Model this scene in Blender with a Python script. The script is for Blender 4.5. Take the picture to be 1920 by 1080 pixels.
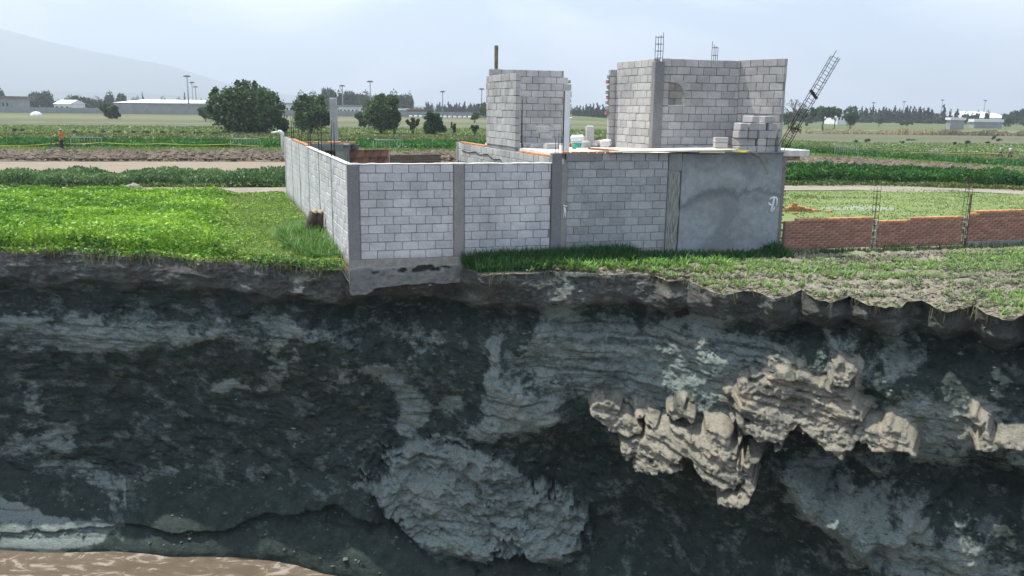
import bpy, bmesh, math, random
import numpy as np
from mathutils import Vector, Matrix
random.seed(7); rng = np.random.default_rng(11)
SC = bpy.context.scene
for o in list(bpy.data.objects): bpy.data.objects.remove(o)
COL = SC.collection
R = math.radians

# ------------------------------------------------------------------ camera
F, H, HZ, ROLL = 1600.0, 3.9, 200.0, R(0.7)
PITCH = math.atan((540 - HZ) / F)
_cp, _sp = math.cos(PITCH), math.sin(PITCH)
_r0 = np.array([1, 0, 0.]); FWD = np.array([0, _cp, -_sp]); _u0 = np.array([0, _sp, _cp])
RIGHT = math.cos(ROLL) * _r0 + math.sin(ROLL) * _u0
UP = -math.sin(ROLL) * _r0 + math.cos(ROLL) * _u0
cam_d = bpy.data.cameras.new('camera'); cam = bpy.data.objects.new('camera', cam_d); COL.objects.link(cam)
cam_d.sensor_width = 36; cam_d.lens = 36 * F / 1920; cam_d.clip_start = 0.1; cam_d.clip_end = 20000
cam.matrix_world = Matrix(((RIGHT[0], UP[0], -FWD[0], 0), (RIGHT[1], UP[1], -FWD[1], 0), (RIGHT[2], UP[2], -FWD[2], H), (0, 0, 0, 1)))
SC.camera = cam

# ------------------------------------------------------------------ sun, sky, exposure
SUN_TO = Vector((-0.44, 0.215, 1.0)).normalized()
SUN_EL = math.asin(SUN_TO.z); SUN_AZ = math.atan2(SUN_TO.x, SUN_TO.y)   # azimuth from +Y, clockwise
SKY_STRENGTH = 0.15
sd = bpy.data.lights.new('sun', 'SUN'); sd.energy = 4.6; sd.angle = R(0.6); sd.color = (1.0, 0.95, 0.86)
sun = bpy.data.objects.new('sun', sd); COL.objects.link(sun)
sun.rotation_euler = SUN_TO.to_track_quat('Z', 'Y').to_euler(); sun.location = (0, 0, 60)
SC.view_settings.view_transform = 'Standard'; SC.view_settings.look = 'None'
SC.view_settings.exposure = 0.68; SC.view_settings.gamma = 1; SC.view_settings.use_curve_mapping = False
world = bpy.data.worlds.new('World'); SC.world = world; world.use_nodes = True
wn = world.node_tree; wn.nodes.clear()
def N(nt, t, **kw):
    n = nt.nodes.new(t)
    for k, v in kw.items(): setattr(n, k, v)
    return n
sky = N(wn, 'ShaderNodeTexSky', sky_type='NISHITA', sun_disc=False)
sky.sun_elevation = SUN_EL; sky.sun_rotation = SUN_AZ; sky.dust_density = 3.0; sky.air_density = 1.0; sky.ozone_density = 1.5; sky.altitude = 2100
tc = N(wn, 'ShaderNodeTexCoord'); mp = N(wn, 'ShaderNodeMapping'); mp.inputs['Scale'].default_value = (1.0, 1.0, 3.2)
mp.inputs['Location'].default_value = (0.35, 0.1, 0.12)
n1 = N(wn, 'ShaderNodeTexNoise'); n1.inputs['Scale'].default_value = 2.6; n1.inputs['Detail'].default_value = 9; n1.inputs['Roughness'].default_value = 0.52; n1.inputs['Distortion'].default_value = 0.25
cr = N(wn, 'ShaderNodeValToRGB'); cr.color_ramp.elements[0].position = 0.45; cr.color_ramp.elements[1].position = 0.58
mx = N(wn, 'ShaderNodeMix', data_type='RGBA'); mx2 = N(wn, 'ShaderNodeMix', data_type='RGBA')
veil = N(wn, 'ShaderNodeRGB'); veil.outputs[0].default_value = (2.3, 3.3, 4.9, 1)
cloud = N(wn, 'ShaderNodeRGB'); cloud.outputs[0].default_value = (7.2, 7.6, 8.6, 1)
bg = N(wn, 'ShaderNodeBackground'); bg.inputs['Strength'].default_value = SKY_STRENGTH
wo = N(wn, 'ShaderNodeOutputWorld')
L = wn.links.new
L(tc.outputs['Generated'], mp.inputs['Vector']); L(mp.outputs[0], n1.inputs['Vector']); L(n1.outputs['Fac'], cr.inputs['Fac'])
mx.inputs['Factor'].default_value = 0.72
L(sky.outputs[0], mx.inputs['A']); L(veil.outputs[0], mx.inputs['B'])
cm = N(wn, 'ShaderNodeMath', operation='MULTIPLY'); cm.inputs[1].default_value = 0.9
L(cr.outputs['Color'], cm.inputs[0]); L(cm.outputs[0], mx2.inputs['Factor']); L(mx.outputs['Result'], mx2.inputs['A']); L(cloud.outputs[0], mx2.inputs['B'])
L(mx2.outputs['Result'], bg.inputs['Color']); L(bg.outputs[0], wo.inputs['Surface'])

# ------------------------------------------------------------------ projection helpers (used once, to find where things stand)
def gz(X, Y):
    X = np.asarray(X, float); t = np.clip((X - 16) / 50.0, 0, 1); t = t * t * (3 - 2 * t)
    return -2.0 * t
def ray(x, y): return FWD + RIGHT * (x - 960) / F - UP * (y - 540) / F
def ground(x, y):
    d = ray(x, y); z = 0.0
    for _ in range(12):
        t = (z - H) / d[2]; z = float(gz(d[0] * t, d[1] * t))
    return np.array([d[0] * t, d[1] * t, z])
def onY(x, y, Y):
    d = ray(x, y); t = Y / d[1]; return np.array([d[0] * t, Y, d[2] * t + H])
def onZ(x, y, z):
    d = ray(x, y); t = (z - H) / d[2]; return np.array([d[0] * t, d[1] * t, z])
def proj(P):
    v = P - np.array([0, 0, H]); d = v @ FWD
    return 960 + F * (v @ RIGHT) / d, 540 - F * (v @ UP) / d

# ------------------------------------------------------------------ numpy noise
def _h(ix, iy, iz, s):
    n = (ix.astype(np.int64) * 374761393 + iy.astype(np.int64) * 668265263 + iz.astype(np.int64) * 2147483647 + s * 144665) & 0x7fffffff
    n = (n ^ (n >> 13)) * 1274126177 & 0x7fffffff
    n = (n ^ (n >> 16)) * 60493 & 0x7fffffff
    return ((n >> 8) & 0xffff) / 65535.0
def vn(x, y, z=None, s=0):
    x = np.asarray(x, float); y = np.asarray(y, float); z = np.zeros_like(x) if z is None else z
    ix, iy, iz = np.floor(x), np.floor(y), np.floor(z)
    fx, fy, fz = x - ix, y - iy, z - iz
    fx, fy, fz = [f * f * f * (f * (f * 6 - 15) + 10) for f in (fx, fy, fz)]
    def g(a, b, c): return _h(ix + a, iy + b, iz + c, s)
    l = lambda a, b, t: a + (b - a) * t
    r0 = l(l(g(0,0,0), g(1,0,0), fx), l(g(0,1,0), g(1,1,0), fx), fy)
    if not np.any(fz): return r0 * 2 - 1
    r1 = l(l(g(0,0,1), g(1,0,1), fx), l(g(0,1,1), g(1,1,1), fx), fy)
    return l(r0, r1, fz) * 2 - 1
def fbm(x, y, o=5, s=0, z=None, r=0.5):
    a, t, w = 1.0, 0.0, 0.0
    for k in range(o):
        c, sn = math.cos(k * 1.3), math.sin(k * 1.3)
        xx, yy = (x * c - y * sn) * 2 ** k, (x * sn + y * c) * 2 ** k
        t = t + a * vn(xx + 17.3 * k, yy + 9.1 * k, None if z is None else z * 2 ** k, s + k); w += a; a *= r
    return t / w
def sst(a, b, x):
    t = np.clip((x - a) / (b - a), 0, 1); return t * t * (3 - 2 * t)

# ------------------------------------------------------------------ object helpers
def link(o, parent=None):
    COL.objects.link(o)
    if parent is not None: o.parent = parent
    return o
def tag(o, label=None, cat=None, group=None, kind=None):
    if label: o['label'] = label
    if cat: o['category'] = cat
    if group: o['group'] = group
    if kind: o['kind'] = kind
    return o
def thing(name, label, cat, loc=(0, 0, 0), rz=0.0, group=None):
    o = bpy.data.objects.new(name, None); o.location = loc; o.rotation_euler = (0, 0, rz); o.empty_display_size = 0.3
    link(o); return tag(o, label, cat, group)
def mesh_np(name, V, Q=None, T=None, attrs=None, smooth=True):
    me = bpy.data.meshes.new(name); V = np.asarray(V, np.float32).reshape(-1, 3)
    nq = 0 if Q is None else len(Q); ntr = 0 if T is None else len(T)
    idx = np.concatenate([np.asarray(Q, np.int32).ravel() if nq else np.zeros(0, np.int32), np.asarray(T, np.int32).ravel() if ntr else np.zeros(0, np.int32)])
    me.vertices.add(len(V)); me.vertices.foreach_set('co', V.ravel())
    me.loops.add(len(idx)); me.loops.foreach_set('vertex_index', idx)
    me.polygons.add(nq + ntr)
    ls = np.concatenate([np.arange(nq) * 4, nq * 4 + np.arange(ntr) * 3]).astype(np.int32)
    me.polygons.foreach_set('loop_start', ls)
    me.update(calc_edges=True)
    if smooth: me.polygons.foreach_set('use_smooth', np.ones(nq + ntr, bool))
    else: me.polygons.foreach_set('use_smooth', np.zeros(nq + ntr, bool))
    for an, data in (attrs or {}).items():
        a = me.color_attributes.new(an, 'FLOAT_COLOR', 'POINT')
        d = np.ones((len(V), 4), np.float32); d[:, :data.shape[1]] = data
        a.data.foreach_set('color', d.ravel())
    me.validate(); return me
def obj(name, me, mat=None, parent=None, loc=None, rot=None):
    o = bpy.data.objects.new(name, me)
    if mat is not None and not me.materials: me.materials.append(mat)
    if loc is not None: o.location = loc
    if rot is not None: o.rotation_euler = rot
    return link(o, parent)
def gridq(nr, nc, wrap=False):
    i = np.arange(nr - 1)[:, None]; j = np.arange(nc if wrap else nc - 1)[None, :]; j2 = (j + 1) % nc
    a = i * nc + j; b = i * nc + j2; c = (i + 1) * nc + j2; d = (i + 1) * nc + j
    return np.stack([a, b, c, d], -1).reshape(-1, 4)

# ------------------------------------------------------------------ materials
def new_mat(name, rough=0.9, spec=0.25):
    m = bpy.data.materials.new(name); m.use_nodes = True
    b = m.node_tree.nodes['Principled BSDF']; b.inputs['Roughness'].default_value = rough; b.inputs['Specular IOR Level'].default_value = spec
    return m, m.node_tree, b
def ramp(nt, fac, stops):
    r = N(nt, 'ShaderNodeValToRGB'); el = r.color_ramp.elements
    while len(el) < len(stops): el.new(0.5)
    for e, (p_, c) in zip(el, stops): e.position = p_; e.color = (*c, 1) if len(c) == 3 else c
    nt.links.new(fac, r.inputs['Fac']); return r.outputs['Color']
def noise(nt, scale, detail=6, rough=0.6, vec=None, mapscale=None, dist=0.0, coord='Object'):
    n = N(nt, 'ShaderNodeTexNoise'); n.inputs['Scale'].default_value = scale; n.inputs['Detail'].default_value = detail; n.inputs['Roughness'].default_value = rough; n.inputs['Distortion'].default_value = dist
    if vec is None:
        t = N(nt, 'ShaderNodeTexCoord'); vec = t.outputs[coord]
    if mapscale:
        mp_ = N(nt, 'ShaderNodeMapping'); mp_.inputs['Scale'].default_value = mapscale; nt.links.new(vec, mp_.inputs['Vector']); vec = mp_.outputs[0]
    nt.links.new(vec, n.inputs['Vector']); return n.outputs['Fac']
def mixc(nt, fac, a, b, blend='MIX'):
    m = N(nt, 'ShaderNodeMix', data_type='RGBA', blend_type=blend)
    for s, v in (('Factor', fac), ('A', a), ('B', b)):
        if isinstance(v, (int, float)): m.inputs[s].default_value = v
        elif isinstance(v, tuple): m.inputs[s].default_value = (*v, 1)
        else: nt.links.new(v, m.inputs[s])
    return m.outputs['Result']
def bump(nt, b, h, strength=0.4, dist=0.02):
    n = N(nt, 'ShaderNodeBump'); n.inputs['Strength'].default_value = strength; n.inputs['Distance'].default_value = dist
    nt.links.new(h, n.inputs['Height']); nt.links.new(n.outputs[0], b.inputs['Normal'])
def simple(name, c1, c2, scale=6.0, rough=0.9, bs=0.3, bd=0.01, vary=0.0, detail=7, lo=0.35, hi=0.65, spec=0.25, metal=0.0):
    m, nt, b = new_mat(name, rough, spec); f = noise(nt, scale, detail)
    c = ramp(nt, f, [(lo, c1), (hi, c2)])
    if vary:
        oi = N(nt, 'ShaderNodeObjectInfo'); v = ramp(nt, oi.outputs['Random'], [(0, (1 - vary,) * 3), (1, (1 + vary,) * 3)])
        c = mixc(nt, 1.0, c, v, 'MULTIPLY')
    nt.links.new(c, b.inputs['Base Color']); b.inputs['Metallic'].default_value = metal
    if bs: bump(nt, b, noise(nt, scale * 5, 4), bs, bd)
    return m
def leafmat(name, trans=0.25, rough=0.55):
    m, nt, b = new_mat(name, rough, 0.3); a = N(nt, 'ShaderNodeAttribute', attribute_name='Col')
    nt.links.new(a.outputs['Color'], b.inputs['Base Color'])
    tr = N(nt, 'ShaderNodeBsdfTranslucent'); mxs = N(nt, 'ShaderNodeMixShader'); mxs.inputs[0].default_value = trans
    tc_ = mixc(nt, 1.0, a.outputs['Color'], (1.25, 1.3, 0.55), 'MULTIPLY'); nt.links.new(tc_, tr.inputs['Color'])
    out = nt.nodes['Material Output']
    nt.links.new(b.outputs[0], mxs.inputs[1]); nt.links.new(tr.outputs[0], mxs.inputs[2]); nt.links.new(mxs.outputs[0], out.inputs['Surface'])
    return m
LEAF = leafmat('leaf')

# ------------------------------------------------------------------ the pit: edge line, wall, water
EDGE = [(-700,470),(-200,470),(0,472),(60,474),(120,471),(180,477),(230,482),(280,478),(330,484),(390,492),(440,489),(500,499),(540,497)]
EDGE_R = [(884,508),(905,516),(960,514),(1000,512),(1030,509),(1070,512),(1110,514),(1150,516),(1190,514),(1225,519),(1255,528),(1290,527),(1335,545),(1360,551),(1395,545),(1425,549),(1450,558),(1475,556),(1502,547),(1530,560),(1560,566),(1592,558),(1625,570),(1660,574),(1690,574),(1702,567),(1728,566),(1748,574),(1775,584),(1800,581),(1825,576),(1850,588),(1880,597),(1900,599),(1925,592),(1960,600),(2200,615),(2700,640)]
_ey = np.array([y for _, y in EDGE_R], float); _sm = np.convolve(np.pad(_ey, 3, mode='edge'), np.ones(7) / 7, 'valid'); EDGE_R = [(x, y + .32 * (y - s_) * (1150 < x < 1930)) for (x, y), s_ in zip(EDGE_R, _sm)]
WA = (-3.94, 20.3); TH = R(15); FD = (math.cos(TH), math.sin(TH))      # front wall line
def wallpt(s, off=0.0): return np.array([WA[0] + FD[0] * s - FD[1] * off, WA[1] + FD[1] * s + FD[0] * off])   # off>0 = behind
pts = [onZ(x, y, -0.05)[:2] for x, y in EDGE] + [onZ(575, 507, -.1)[:2], np.array([-4.9, 20.55]), wallpt(-0.35, 0.2), wallpt(0.0, 0.32), wallpt(1.0, 0.30), wallpt(2.2, 0.32), wallpt(2.7, 0.2)] + [onZ(x, y, -0.05)[:2] for x, y in EDGE_R]
pts = np.array(pts); PHI_T = np.arctan2(pts[:, 0], pts[:, 1]); R_T = np.hypot(pts[:, 0], pts[:, 1])
PMIN, PMAX = R(-40), R(40)
def r_edge(phi):
    r = np.interp(phi, PHI_T, R_T)
    a = np.abs(phi); bl = sst(R(38), R(70), a); back = 22 + 1.5 * np.sin(phi * 3) + 0.8 * np.sin(phi * 7 + 1)
    return r * (1 - bl) + back * bl
def smooth_arr(a, k):
    ker = np.ones(k) / k; ap = np.pad(a, (k // 2, k - 1 - k // 2), mode='edge'); return np.convolve(ap, ker, 'valid')
ZW = -7.7
NC = 1150
phiF = np.linspace(PMIN, PMAX, NC); phiB = np.linspace(PMAX, 2 * math.pi + PMIN, 160)[1:-1]
PHI = np.concatenate([phiF, phiB]); phin = np.where(PHI > math.pi, PHI - 2 * math.pi, PHI)
RE = r_edge(phin) + 0.10 * fbm(PHI * 60, PHI * 0, 5, 3, r=.65)
RS = np.concatenate([smooth_arr(smooth_arr(RE[:NC], 61), 61), RE[NC:]])
def blob(px, py, x, y, rx, ry, p_=2.0, ang=0.0):
    c, s = math.cos(R(ang)), math.sin(R(ang)); dx, dy = px - x, py - y
    u, v = (dx * c + dy * s) / rx, (-dx * s + dy * c) / ry
    return np.exp(-(u * u + v * v) ** (p_ / 2) * 0.9)
def line(xs, ys): return lambda px: np.interp(px, xs, ys)
ZR = np.concatenate([np.linspace(0, -0.9, 60, endpoint=False), np.linspace(-0.9, ZW - 0.8, 350)])
NR = len(ZR)
_tx = np.array([-900, 0, 60, 250, 320, 450, 540, 600, 700, 900, 1300, 1500, 2800]); _ty = np.array([1026, 1030, 1036, 1034, 1044, 1044, 1056, 1074, 1090, 1092, 1110, 1220, 1300])
_T = np.array([onZ(x, y, ZW)[:2] for x, y in zip(np.linspace(-900, 2800, 80), np.interp(np.linspace(-900, 2800, 80), _tx, _ty))])
RT = np.interp(phin, np.arctan2(_T[:, 0], _T[:, 1]), np.hypot(_T[:, 0], _T[:, 1]))
def boxf(a, k):
    for ax_ in (0, 1):
        pd = [(0, 0), (0, 0)]; pd[ax_] = (k, k); c = np.cumsum(np.pad(a, pd, mode='edge'), ax_)
        c = np.insert(c, 0, 0, axis=ax_); s1 = [slice(None)] * 2; s2 = [slice(None)] * 2; s1[ax_] = slice(2 * k + 1, None); s2[ax_] = slice(0, a.shape[ax_]); a = (c[tuple(s1)][(slice(0, a.shape[0]), slice(0, a.shape[1]))] - c[tuple(s2)][(slice(0, a.shape[0]), slice(0, a.shape[1]))]) / (2 * k + 1)
    return a
def build_cliff(Dprev=None, want=0):
    z = np.repeat(ZR[:, None], len(PHI), 1); ph = np.repeat(phin[None, :], NR, 0)
    re_, rs_ = RE[None, :], RS[None, :]
    w = sst(0.0, 1.3, -z); rb = re_ * (1 - w) + rs_ * w
    P0 = np.stack([rb * np.sin(ph), rb * np.cos(ph), z], -1)
    front = (np.abs(ph) < R(41)).astype(float)
    if Dprev is not None:
        rq = rb - Dprev; P0 = np.stack([rq * np.sin(ph), rq * np.cos(ph), z], -1)
    Pc = P0.copy(); Pc[..., 1] = np.where(Pc[..., 1] < 1, 1, Pc[..., 1])
    px, py = proj(Pc)
    arc = ph * 20.0
    # domain warp
    wx = px + 55 * fbm(arc * 0.9, z * 0.9, 5, 21) * 1.6; wy = py + 28 * fbm(arc * 0.9, z * 0.9, 5, 31) * 1.6
    n_s = fbm(arc * 1.6, z * 2.2, 7, 5, r=.6); n_f = fbm(arc * 7, z * 9, 5, 8, r=.6); n_st = fbm(arc * 0.5, z * 14, 5, 44)
    rid = 1 - np.abs(fbm(arc * 1.1, z * 1.3, 6, 61, r=.55)) * 3
    D = np.zeros_like(z)
    ey = np.interp(px[5], px[5], py[5]) * 0 + py[0][None, :]                # pixel row of the lip in each column
    dep = py - ey
    # --- protrusion (metres toward the pit centre)
    D += 0.10 * sst(6, 30, dep) - 0.55 * sst(48, 85, dep + 22 * n_s) + 0.45 * sst(95, 140, dep + 25 * n_s)
    n_m = fbm(arc * 3.4, z * 4.4, 6, 15, r=.62)
    D += 0.15 * n_s + 0.07 * np.clip(rid, -1, 1) + 0.11 * n_m + 0.045 * n_f + 0.012 * n_st
    D += -0.55 * blob(wx, wy, 480, 800, 330, 110, 4) - 0.25 * blob(wx, wy, 200, 740, 160, 60, 3)
    D += -0.45 * blob(wx, wy, 780, 590, 170, 60, 3)
    D += 0.12 * blob(wx, wy, 330, 625, 420, 28, 4)
    D += 0.0 * blob(wx, wy, 1270, 690, 300, 100, 3) - .12 * blob(px, py, 1270, 640, 120, 60, 3)
    pm, qm = px + 75 * n_s + 16 * n_m, py + 6 + 45 * n_s + 14 * n_m
    MM = np.maximum(blob(pm, qm, 862, 925, 158, 88, 4.5, 14), blob(pm, qm, 1030, 965, 60, 60, 4)); mm = sst(.30, .55, MM)
    D += mm * (.12 + .95 * np.clip((qm - 835) / 165, 0, 1) ** .8 + .10 * np.abs(fbm(arc * 1.6, z * 1.6, 5, 333)) * 2) * (1 - .25 * sst(.1, .6, blob(pm, qm, 935, 960, 45, 40, 3)))
    D += 0.45 * blob(wx, wy, 975, 770, 75, 90, 3) 
    D += -0.5 * blob(wx, wy, 1050, 870, 90, 60, 3) - 0.5 * blob(px, wy, 1330, 1000, 210, 60, 3)
    # ledge that throws a shadow, lower left
    lj = line([-200, 230, 330, 420, 500, 640, 700], [948, 938, 955, 965, 945, 940, 960])(px) + 6 * n_s
    D += (0.42 * sst(lj - 42, lj - 3, py) * (1 - sst(lj - 1, lj + 6, py)) ) * (1 - sst(690, 740, px))
    toe = np.clip(RS - RT, -1, 4)[None, :] + .05 * n_s
    D = np.where(front > 0, D * (1 - sst(-6.9, ZW, z) * (px < 1300)) + toe * sst(-6.0, ZW, z) ** 1.5 * (1 - .6 * mm), D)
    D += .55 * sst(.3, .6, blob(px + 70 * n_s, py + 50 * n_s, 170, 1034, 125, 12, 4)) * (z < -6)
    D += .35 * sst(-.1, .5, fbm(arc * 1.3, z * 1.5, 5, 401)) * blob(px, py, 1650, 960, 280, 120, 4)
    # sunlit lumps on the right
    LUMP_ = LUMP = [(1155,790,30,22,1.0),(1235,835,58,48,1.35),(1262,768,26,16,.9),(1215,870,26,32,1.2),(1330,845,62,32,1.25),(1345,882,45,26,1.25),
            (1455,755,72,58,1.1),(1500,720,30,20,1.0),(1440,815,45,16,.6),(1545,770,52,62,1.0),(1570,705,38,26,1.0),(1560,820,34,24,.9),(1650,822,44,24,1.15),(1590,815,40,12,.9),
            (1405,892,36,16,1.6,-35),(1370,935,26,18,1.8,-35),(1838,812,26,26,1.0),(1880,842,70,12,.9,8)]
    nl = fbm(arc * 1.8, z * 2.2, 3, 91, r=.55); LM = np.zeros_like(z)
    rl = rb - (.235 * -z + .16 + .28 * np.clip((py - np.where(px > 1385, 680, 745)) / 100, 0, 1.5)); Pl_ = np.stack([rl * np.sin(ph), np.maximum(rl * np.cos(ph), 1), z], -1); lx, ly = proj(Pl_)
    for q in LUMP:
        ang = q[5] if len(q) > 5 else 0
        LM = np.maximum(LM, blob(lx + 46 * nl + 3 * n_m, ly + 34 * nl + 3 * n_m, q[0], q[1], q[2] * 1.08, q[3] * 1.08, 3.0, ang))
    lm = sst(0.27, 0.62, LM + .04 * n_m); bil = np.abs(fbm(arc * 2.0 + .5 * n_s, z * 1.4 + .3 * n_s, 5, 95, r=.6)) * .8 + .12 * np.abs(fbm(arc * 6, z * 6, 4, 97))
    grp = sst(1380, 1400, px + 10 * n_s) * (1 - sst(1690, 1700, px))
    ramp_ = np.clip((py - np.where(px > 1385, 680, 745)) / 100, 0, 1.5)
    lay = np.abs(fbm(arc * .9 + 3 * z, z * 3.6 + .5 * arc, 5, 98, r=.5))
    Dl = .235 * -z + .04 + .28 * ramp_ + .24 * bil + .22 * lay + .16 * np.abs(n_m) + .07 * n_f + .04 * n_s
    lm = lm * (1 - .0 * sst(.30, .0, 0 * px + np.abs((px - 1498 + .28 * (py - 760)) / 14)) * (py > 690) * (py < 850))
    D = D * (1 - lm) + np.maximum(D, Dl) * lm
    # sediment layers in the sunlit blocks
    D += 0.02 * np.sin((py + 0.10 * px + 14 * n_s) * 0.42) * blob(px, py, 1560, 770, 90, 90, 4)
    # undercut to the right, lower teal slump
    D += -0.6 * blob(wx, wy, 1590, 880, 150, 35, 3, 10) - 0.9 * blob(wx, wy, 1850, 905, 130, 45, 3, 20)
    D += 0.75 * blob(px, wy, 1700, 1000, 210, 120, 3, 25) + 0.5 * blob(wx, wy, 1530, 925, 120, 35, 3, 15)
    D += -0.55 * blob(wx, wy, 1780, 640, 210, 60, 3, 10) - 0.3 * blob(wx, wy, 1400, 600, 220, 25, 3, 8)
    D += 0.35 * blob(wx, wy, 1560, 668, 90, 26, 3) + 0.25 * blob(wx, wy, 1705, 660, 30, 25, 3)
    D += 0.3 * blob(wx, wy, 1080, 590, 60, 45, 2.5, 30) + 0.2 * blob(wx, wy, 850, 595, 35, 25, 2.5)
    # hold everything that the photo shows in shade behind the line of the sun
    # --- lip: raise / hold
    D *= sst(0, 5, dep) * 0.9 + 0.1
    D = np.where(front > 0, D, 0.4 * fbm(arc * .3, z * .5, 4, 77) - 0.3 * sst(0.5, 1.2, -z))
    edgeblend = sst(R(41), R(37), np.abs(ph)); edgeblend = np.where(front > 0, sst(0, 1, (R(41) - np.abs(ph)) / R(4)), 0)
    if want: return D
    rr = rb - D
    ztop = -0.05 + 0.03 * n_f
    zz = z + ztop * (1 - w) + 0.0
    # under the wall footing the soil has gone: the lip there is lower
    foot = sst(R(-11.6), R(-10.9), ph) * (1 - sst(R(-6.0), R(-4.8), ph))
    zz = zz - foot * np.clip(0.9 + z, 0, 1) * 0.38
    V = np.stack([rr * np.sin(ph), rr * np.cos(ph), zz], -1)
    # --- bed colours, with sky light on slopes and a sunlit ledge painted in
    pale = np.zeros_like(z)
    ax = lambda *a: blob(wx, wy, *a)
    pale += 0.75 * ax(260, 622, 470, 34, 4) + 0.5 * ax(760, 700, 150, 75, 3) * .7 + 0.5 * ax(30, 730, 70, 90, 3) + 0.9 * ax(120, 825, 34, 32, 3) + .45 * ax(45, 850, 60, 40, 3)
    pale += 0.9 * ax(430, 716, 46, 16, 3) + .4 * ax(250, 748, 60, 30, 3) + .6 * ax(270, 883, 90, 16, 3) + .5 * ax(160, 880, 40, 20, 3) + 0.7 * ax(150, 655, 100, 20, 3) + .6 * ax(515, 680, 25, 35, 2.5)
    wl = line([-300, 0, 130, 225, 240], [905, 912, 925, 935, 940])(px); wb = line([-300, 0, 60, 130, 225, 240], [1000, 985, 985, 960, 942, 940])(px)
    pale += 0.9 * sst(wl - 5, wl + 4, wy * .4 + py * .6) * (1 - sst(wb - 4, wb + 5, wy * .4 + py * .6)) * (px < 238)
    pale += 0.85 * ax(760, 745, 90, 26, 3, 22) + .7 * ax(800, 800, 30, 40, 3) + .8 * ax(925, 700, 34, 80, 3) + .85 * ax(985, 765, 70, 55, 3) + .5 * ax(905, 810, 40, 30, 3)
    pale += 0.95 * ax(1260, 690, 300, 92, 4, 8) + .6 * ax(1130, 620, 80, 30, 3) + .6 * ax(1290, 606, 90, 8, 3) + .5 * ax(1080, 590, 60, 40, 2.5, 30)
    pale += 0 + .7 * ax(730, 900, 60, 18, 3) + .8 * ax(1050, 1000, 50, 40, 3)
    pale += .7 * ax(1760, 790, 260, 75, 3, 5) + .55 * ax(1560, 665, 150, 30, 3) + .55 * ax(1705, 655, 40, 40, 3) + .8 * ax(1700, 980, 230, 95, 3, 22) + .55 * ax(1520, 915, 120, 45, 3, 18) + .5 * ax(1850, 1060, 120, 30, 3)
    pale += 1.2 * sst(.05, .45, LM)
    pale += .9 * mm + 1.1 * blob(px + 30 * n_s, py + 30 * n_s, 165, 1028, 130, 14, 4)  # lower-left ledge painted pale to look sunlit
    gD = -np.gradient(D, axis=0) * 45; gD = np.clip(gD, -1, 1.2)  # slope of the relief shifts paleness, painted for sky light on ledges
    thr = 0.52 + 0.62 * fbm(arc * 2.2, z * 2.6, 8, 101, r=.70) + .30 * fbm(arc * 7, z * 10, 5, 106, r=.7)
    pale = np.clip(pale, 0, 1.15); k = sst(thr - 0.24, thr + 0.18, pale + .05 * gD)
    k = np.clip(k * (0.75 + 0.35 * n_s) * (1 - 0.5 * sst(.25, .5, n_st)), 0, 1)
    strat = sst(.05, .5, fbm(arc * .45, z * 11 + .9 * arc * .25, 5, 145)) * (blob(px, py, 330, 625, 480, 50, 4) + blob(px, py, 1240, 680, 320, 100, 4))
    k = k * (1 - .55 * strat)
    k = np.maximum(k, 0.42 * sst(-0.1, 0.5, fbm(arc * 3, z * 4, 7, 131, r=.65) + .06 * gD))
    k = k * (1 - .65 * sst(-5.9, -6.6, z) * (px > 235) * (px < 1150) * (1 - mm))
    brown = (1 - sst(44, 84, dep + 26 * n_s)) * (0.55 + 0.4 * fbm(arc * 1.5, z * 4, 5, 141))
    warm = np.zeros_like(z)
    warm = sst(.02, .45, LM) ** .7 + blob(px, py, 170, 1030, 160, 25, 4) * (z < -6)  # warm tone over the lumps; lower-left ledge painted warm as sunlight
    green = sst(0.35, 0.7, fbm(arc * 2.4, z * 2.4, 6, 151)) * .7
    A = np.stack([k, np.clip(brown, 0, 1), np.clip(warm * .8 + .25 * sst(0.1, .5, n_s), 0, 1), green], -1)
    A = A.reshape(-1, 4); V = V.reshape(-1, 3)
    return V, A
V, A = build_cliff()
m_cl, nt, b = new_mat('pit_soil', 0.95, 0.1)
at = N(nt, 'ShaderNodeAttribute', attribute_name='Col'); sep = N(nt, 'ShaderNodeSeparateColor'); nt.links.new(at.outputs['Color'], sep.inputs[0])
nf = noise(nt, 3.0, 10, .7); nff = noise(nt, 18, 6, .7, mapscale=(1, 1, 2.5))
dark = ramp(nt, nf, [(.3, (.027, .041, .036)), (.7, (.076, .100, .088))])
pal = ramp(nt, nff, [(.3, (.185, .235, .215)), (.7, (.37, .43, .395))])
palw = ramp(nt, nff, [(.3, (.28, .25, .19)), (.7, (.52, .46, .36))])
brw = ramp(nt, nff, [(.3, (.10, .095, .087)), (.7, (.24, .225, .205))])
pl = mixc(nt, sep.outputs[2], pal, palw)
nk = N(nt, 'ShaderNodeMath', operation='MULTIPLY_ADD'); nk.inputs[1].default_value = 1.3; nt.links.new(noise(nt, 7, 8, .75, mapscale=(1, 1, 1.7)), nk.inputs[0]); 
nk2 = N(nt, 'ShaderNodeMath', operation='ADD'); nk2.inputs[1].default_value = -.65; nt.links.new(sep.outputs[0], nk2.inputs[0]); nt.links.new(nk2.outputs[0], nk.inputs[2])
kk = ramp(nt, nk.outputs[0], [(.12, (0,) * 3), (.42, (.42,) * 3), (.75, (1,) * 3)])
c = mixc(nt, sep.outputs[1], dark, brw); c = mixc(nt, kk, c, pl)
grn = N(nt, 'ShaderNodeMath', operation='MULTIPLY'); grn.inputs[1].default_value = 0.2; nt.links.new(at.outputs['Alpha'], grn.inputs[0])
c = mixc(nt, grn.outputs[0], c, (.05, .10, .085))
nt.links.new(c, b.inputs['Base Color']); bump(nt, b, noise(nt, 16, 9, .8, mapscale=(1, 1, 1.6)), 1.0, 0.09)
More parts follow.
